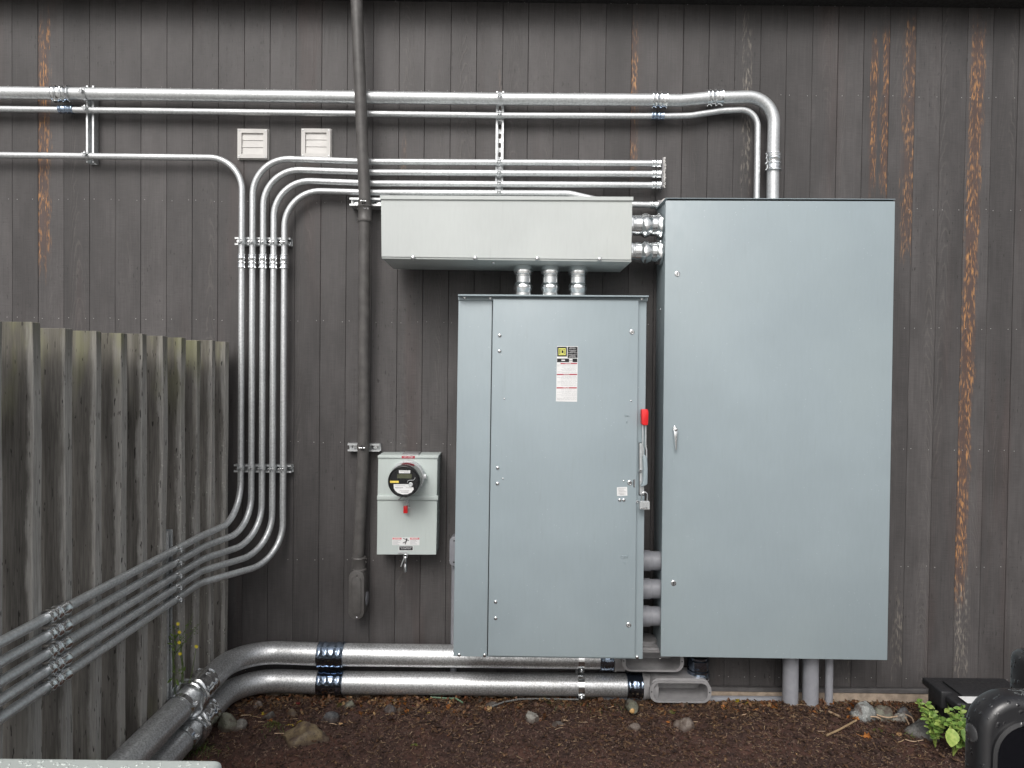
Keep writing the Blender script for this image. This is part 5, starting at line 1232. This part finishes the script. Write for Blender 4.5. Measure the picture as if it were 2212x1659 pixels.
part('latch', mesh(box((xl - .024, -.48, zt_ - .07), (xl + .03, -.38, zt_ + .014), .008, 3), 'tote', 40), t); part('latch', mesh(box((xr - .03, -.48, zt_ - .07), (xr + .024, -.38, zt_ + .014), .008, 3), 'tote', 40), t)
for k in range(5): part('rib', mesh(box((xl + .012, -.53 + k * .05, .03), (xl + .03, -.52 + k * .05, zt_ - .05), .002), 'tote', 40), t)
lp = atz(*zR(1600, 258), zt_); part('label', mesh(box((lp.x - .035, lp.y - .03, zt_ + .0102), (lp.x + .055, lp.y + .035, zt_ + .0108)), 'sticker'), t)

# ================================================================== FOREGROUND
# pale cabinet whose wet lid edge shows at the lower left
zt_ = .95; pl = atz(471, 1637.5, zt_)
t = thing('pale_ground_cabinet', 'pale wet metal cabinet lid in the near lower left corner', 'electrical cabinet', (pl.x - .6, pl.y - .4, 0))
part('body', mesh(box((pl.x - 1.0, pl.y - .75, -.06), (pl.x - .03, pl.y - .03, zt_ - .04), .01, 2), 'lidpaint', 40), t)
lidb = poly_prism([(pl.x - 1.03 + q, r_) for q, r_ in ()] or [(0, 0), (1, 0), (1, 1)], 0, 1) if False else box((pl.x - 1.03, pl.y - .78, zt_ - .05), (pl.x + .012, pl.y, zt_), .014, 4)
part('lid', mesh(lidb, 'lidpaint', 40), t)
db = bmesh.new()
for i in range(900):
    x, y = pl.x - rnd.random() * .95, pl.y - .015 - rnd.random() * .2
    dome((x, y, zt_), (0, 0, 1), rnd.uniform(.0012, .0036), rnd.uniform(.0008, .0016), 7, db)
ldrop = simple('wet_lid_drop', (.60, .65, .62), .05, vary=.02)
wm, wnt, wb = new_mat('water_drop'); wb.inputs['Base Color'].default_value = (.75, .8, .8, 1); wb.inputs['Roughness'].default_value = .04; wb.inputs['Transmission Weight'].default_value = .9; wb.inputs['IOR'].default_value = 1.33
o = part('raindrop', mesh(db, ldrop, 80), t); o['kind'] = 'stuff'

# black vehicle mirror at the lower right
dmy = CAM.y + 1.0
def F3(u, v, dd): return at(u, v, CAM.y + dd)
tl = F3(2133, 1493, .985); tl.x = .6945; tl.z -= .012
t = thing('parked_truck', 'black truck showing only its rain-beaded mirror housing in the lower right corner', 'truck', (1.25, -2.9, -.07))
yf_ = CAM.y + .985
hs_ = part('mirror_housing', mesh(poly_prism(rrect(tl.x, tl.x + .26, tl.z - .36, tl.z, .055, 10), yf_, yf_ + .047, .013, 4), 'rubber', 60), t)
x0, x1, z0, z1 = tl.x + .013, tl.x + .245, tl.z - .345, tl.z - .030
fr = bmesh.new(); o1 = rrect(x0, x1, z0, z1, .05); i1 = rrect(x0 + .005, x1 - .005, z0 + .005, z1 - .005, .046); i2 = rrect(x0 + .010, x1 - .010, z0 + .010, z1 - .010, .042)
mk = lambda pts, y: [fr.verts.new((p[0], y, p[1])) for p in pts]
RR = [mk(o1, yf_ + .002), mk(o1, yf_ - .004), mk(i1, yf_ - .006), mk(i2, yf_ - .0005)]
for A, B in zip(RR, RR[1:]):
    for k in range(len(A)): fr.faces.new((A[k], A[(k + 1) % len(A)], B[(k + 1) % len(A)], B[k]))
bmesh.ops.recalc_face_normals(fr, faces=fr.faces)
part('mirror_rim', mesh(fr, 'rubber', 60), t); part('mirror_glass', mesh(poly_prism(rrect(x0 + .008, x1 - .008, z0 + .008, z1 - .008, .044), yf_ - .0015, yf_ - .0003), 'mirror', 40), t)
lpz = F3(2106, 1583, 1.008)
part('marker_lens', mesh(lathe([(0, .0125), (.002, .0125), (.003, .011), (.004, .006), (.0042, .001)], 24), simple('clear_lens', (.06, .06, .062), .15), 40), hs_, frame((tl.x + .0003, yf_ + .0235, lpz.z), (-1, -.0, 0), (0, 0, 1)))
at_ = F3(2200, 1407, 1.12)
am = box((.845, -2.57, at_.z - .20), (1.30, -2.50, at_.z)); bevel(am, .02, 4)
part('mirror_arm', mesh(am, 'rubber', 60), t)
dp = bmesh.new()
prof = [(1.24, -.02 + .36), (1.19, .45), (1.17, .75), (1.185, .98), (1.23, 1.16), (1.30, 1.2), (1.34, 1.0), (1.34, .40)]
vs_ = [[dp.verts.new((x, y, z)) for x, z in prof] for y in (-4.4, -2.36)]
for k in range(len(prof)): dp.faces.new((vs_[0][k], vs_[0][(k + 1) % len(prof)], vs_[1][(k + 1) % len(prof)], vs_[1][k]))
dp.faces.new(vs_[0]); dp.faces.new(vs_[1]); bmesh.ops.recalc_face_normals(dp, faces=dp.faces); bevel(dp, .01, 2)
part('door', mesh(dp, simple('black_truck_paint', (.012, .012, .013), .15, coat=.5), 40), t)
part('tyre', mesh(lathe([(0, .20), (0, .36), (.02, .38), (.20, .38), (.22, .36), (.22, .20)], 32), 'black', 40), t, frame((1.22, -2.78, .31), (1, 0, 0), (0, 0, 1)))
dw = bmesh.new()
for i in range(420):
    a = rnd.random()
    x, y = tl.x + .06 + rnd.random() * .18, yf_ + .014 + rnd.random() * .02
    dome((x, y, tl.z - .0002), (0, 0, 1), rnd.uniform(.0006, .0018), .0008, 6, dw)
o = part('raindrop', mesh(dw, wm, 80), t); o['kind'] = 'stuff'
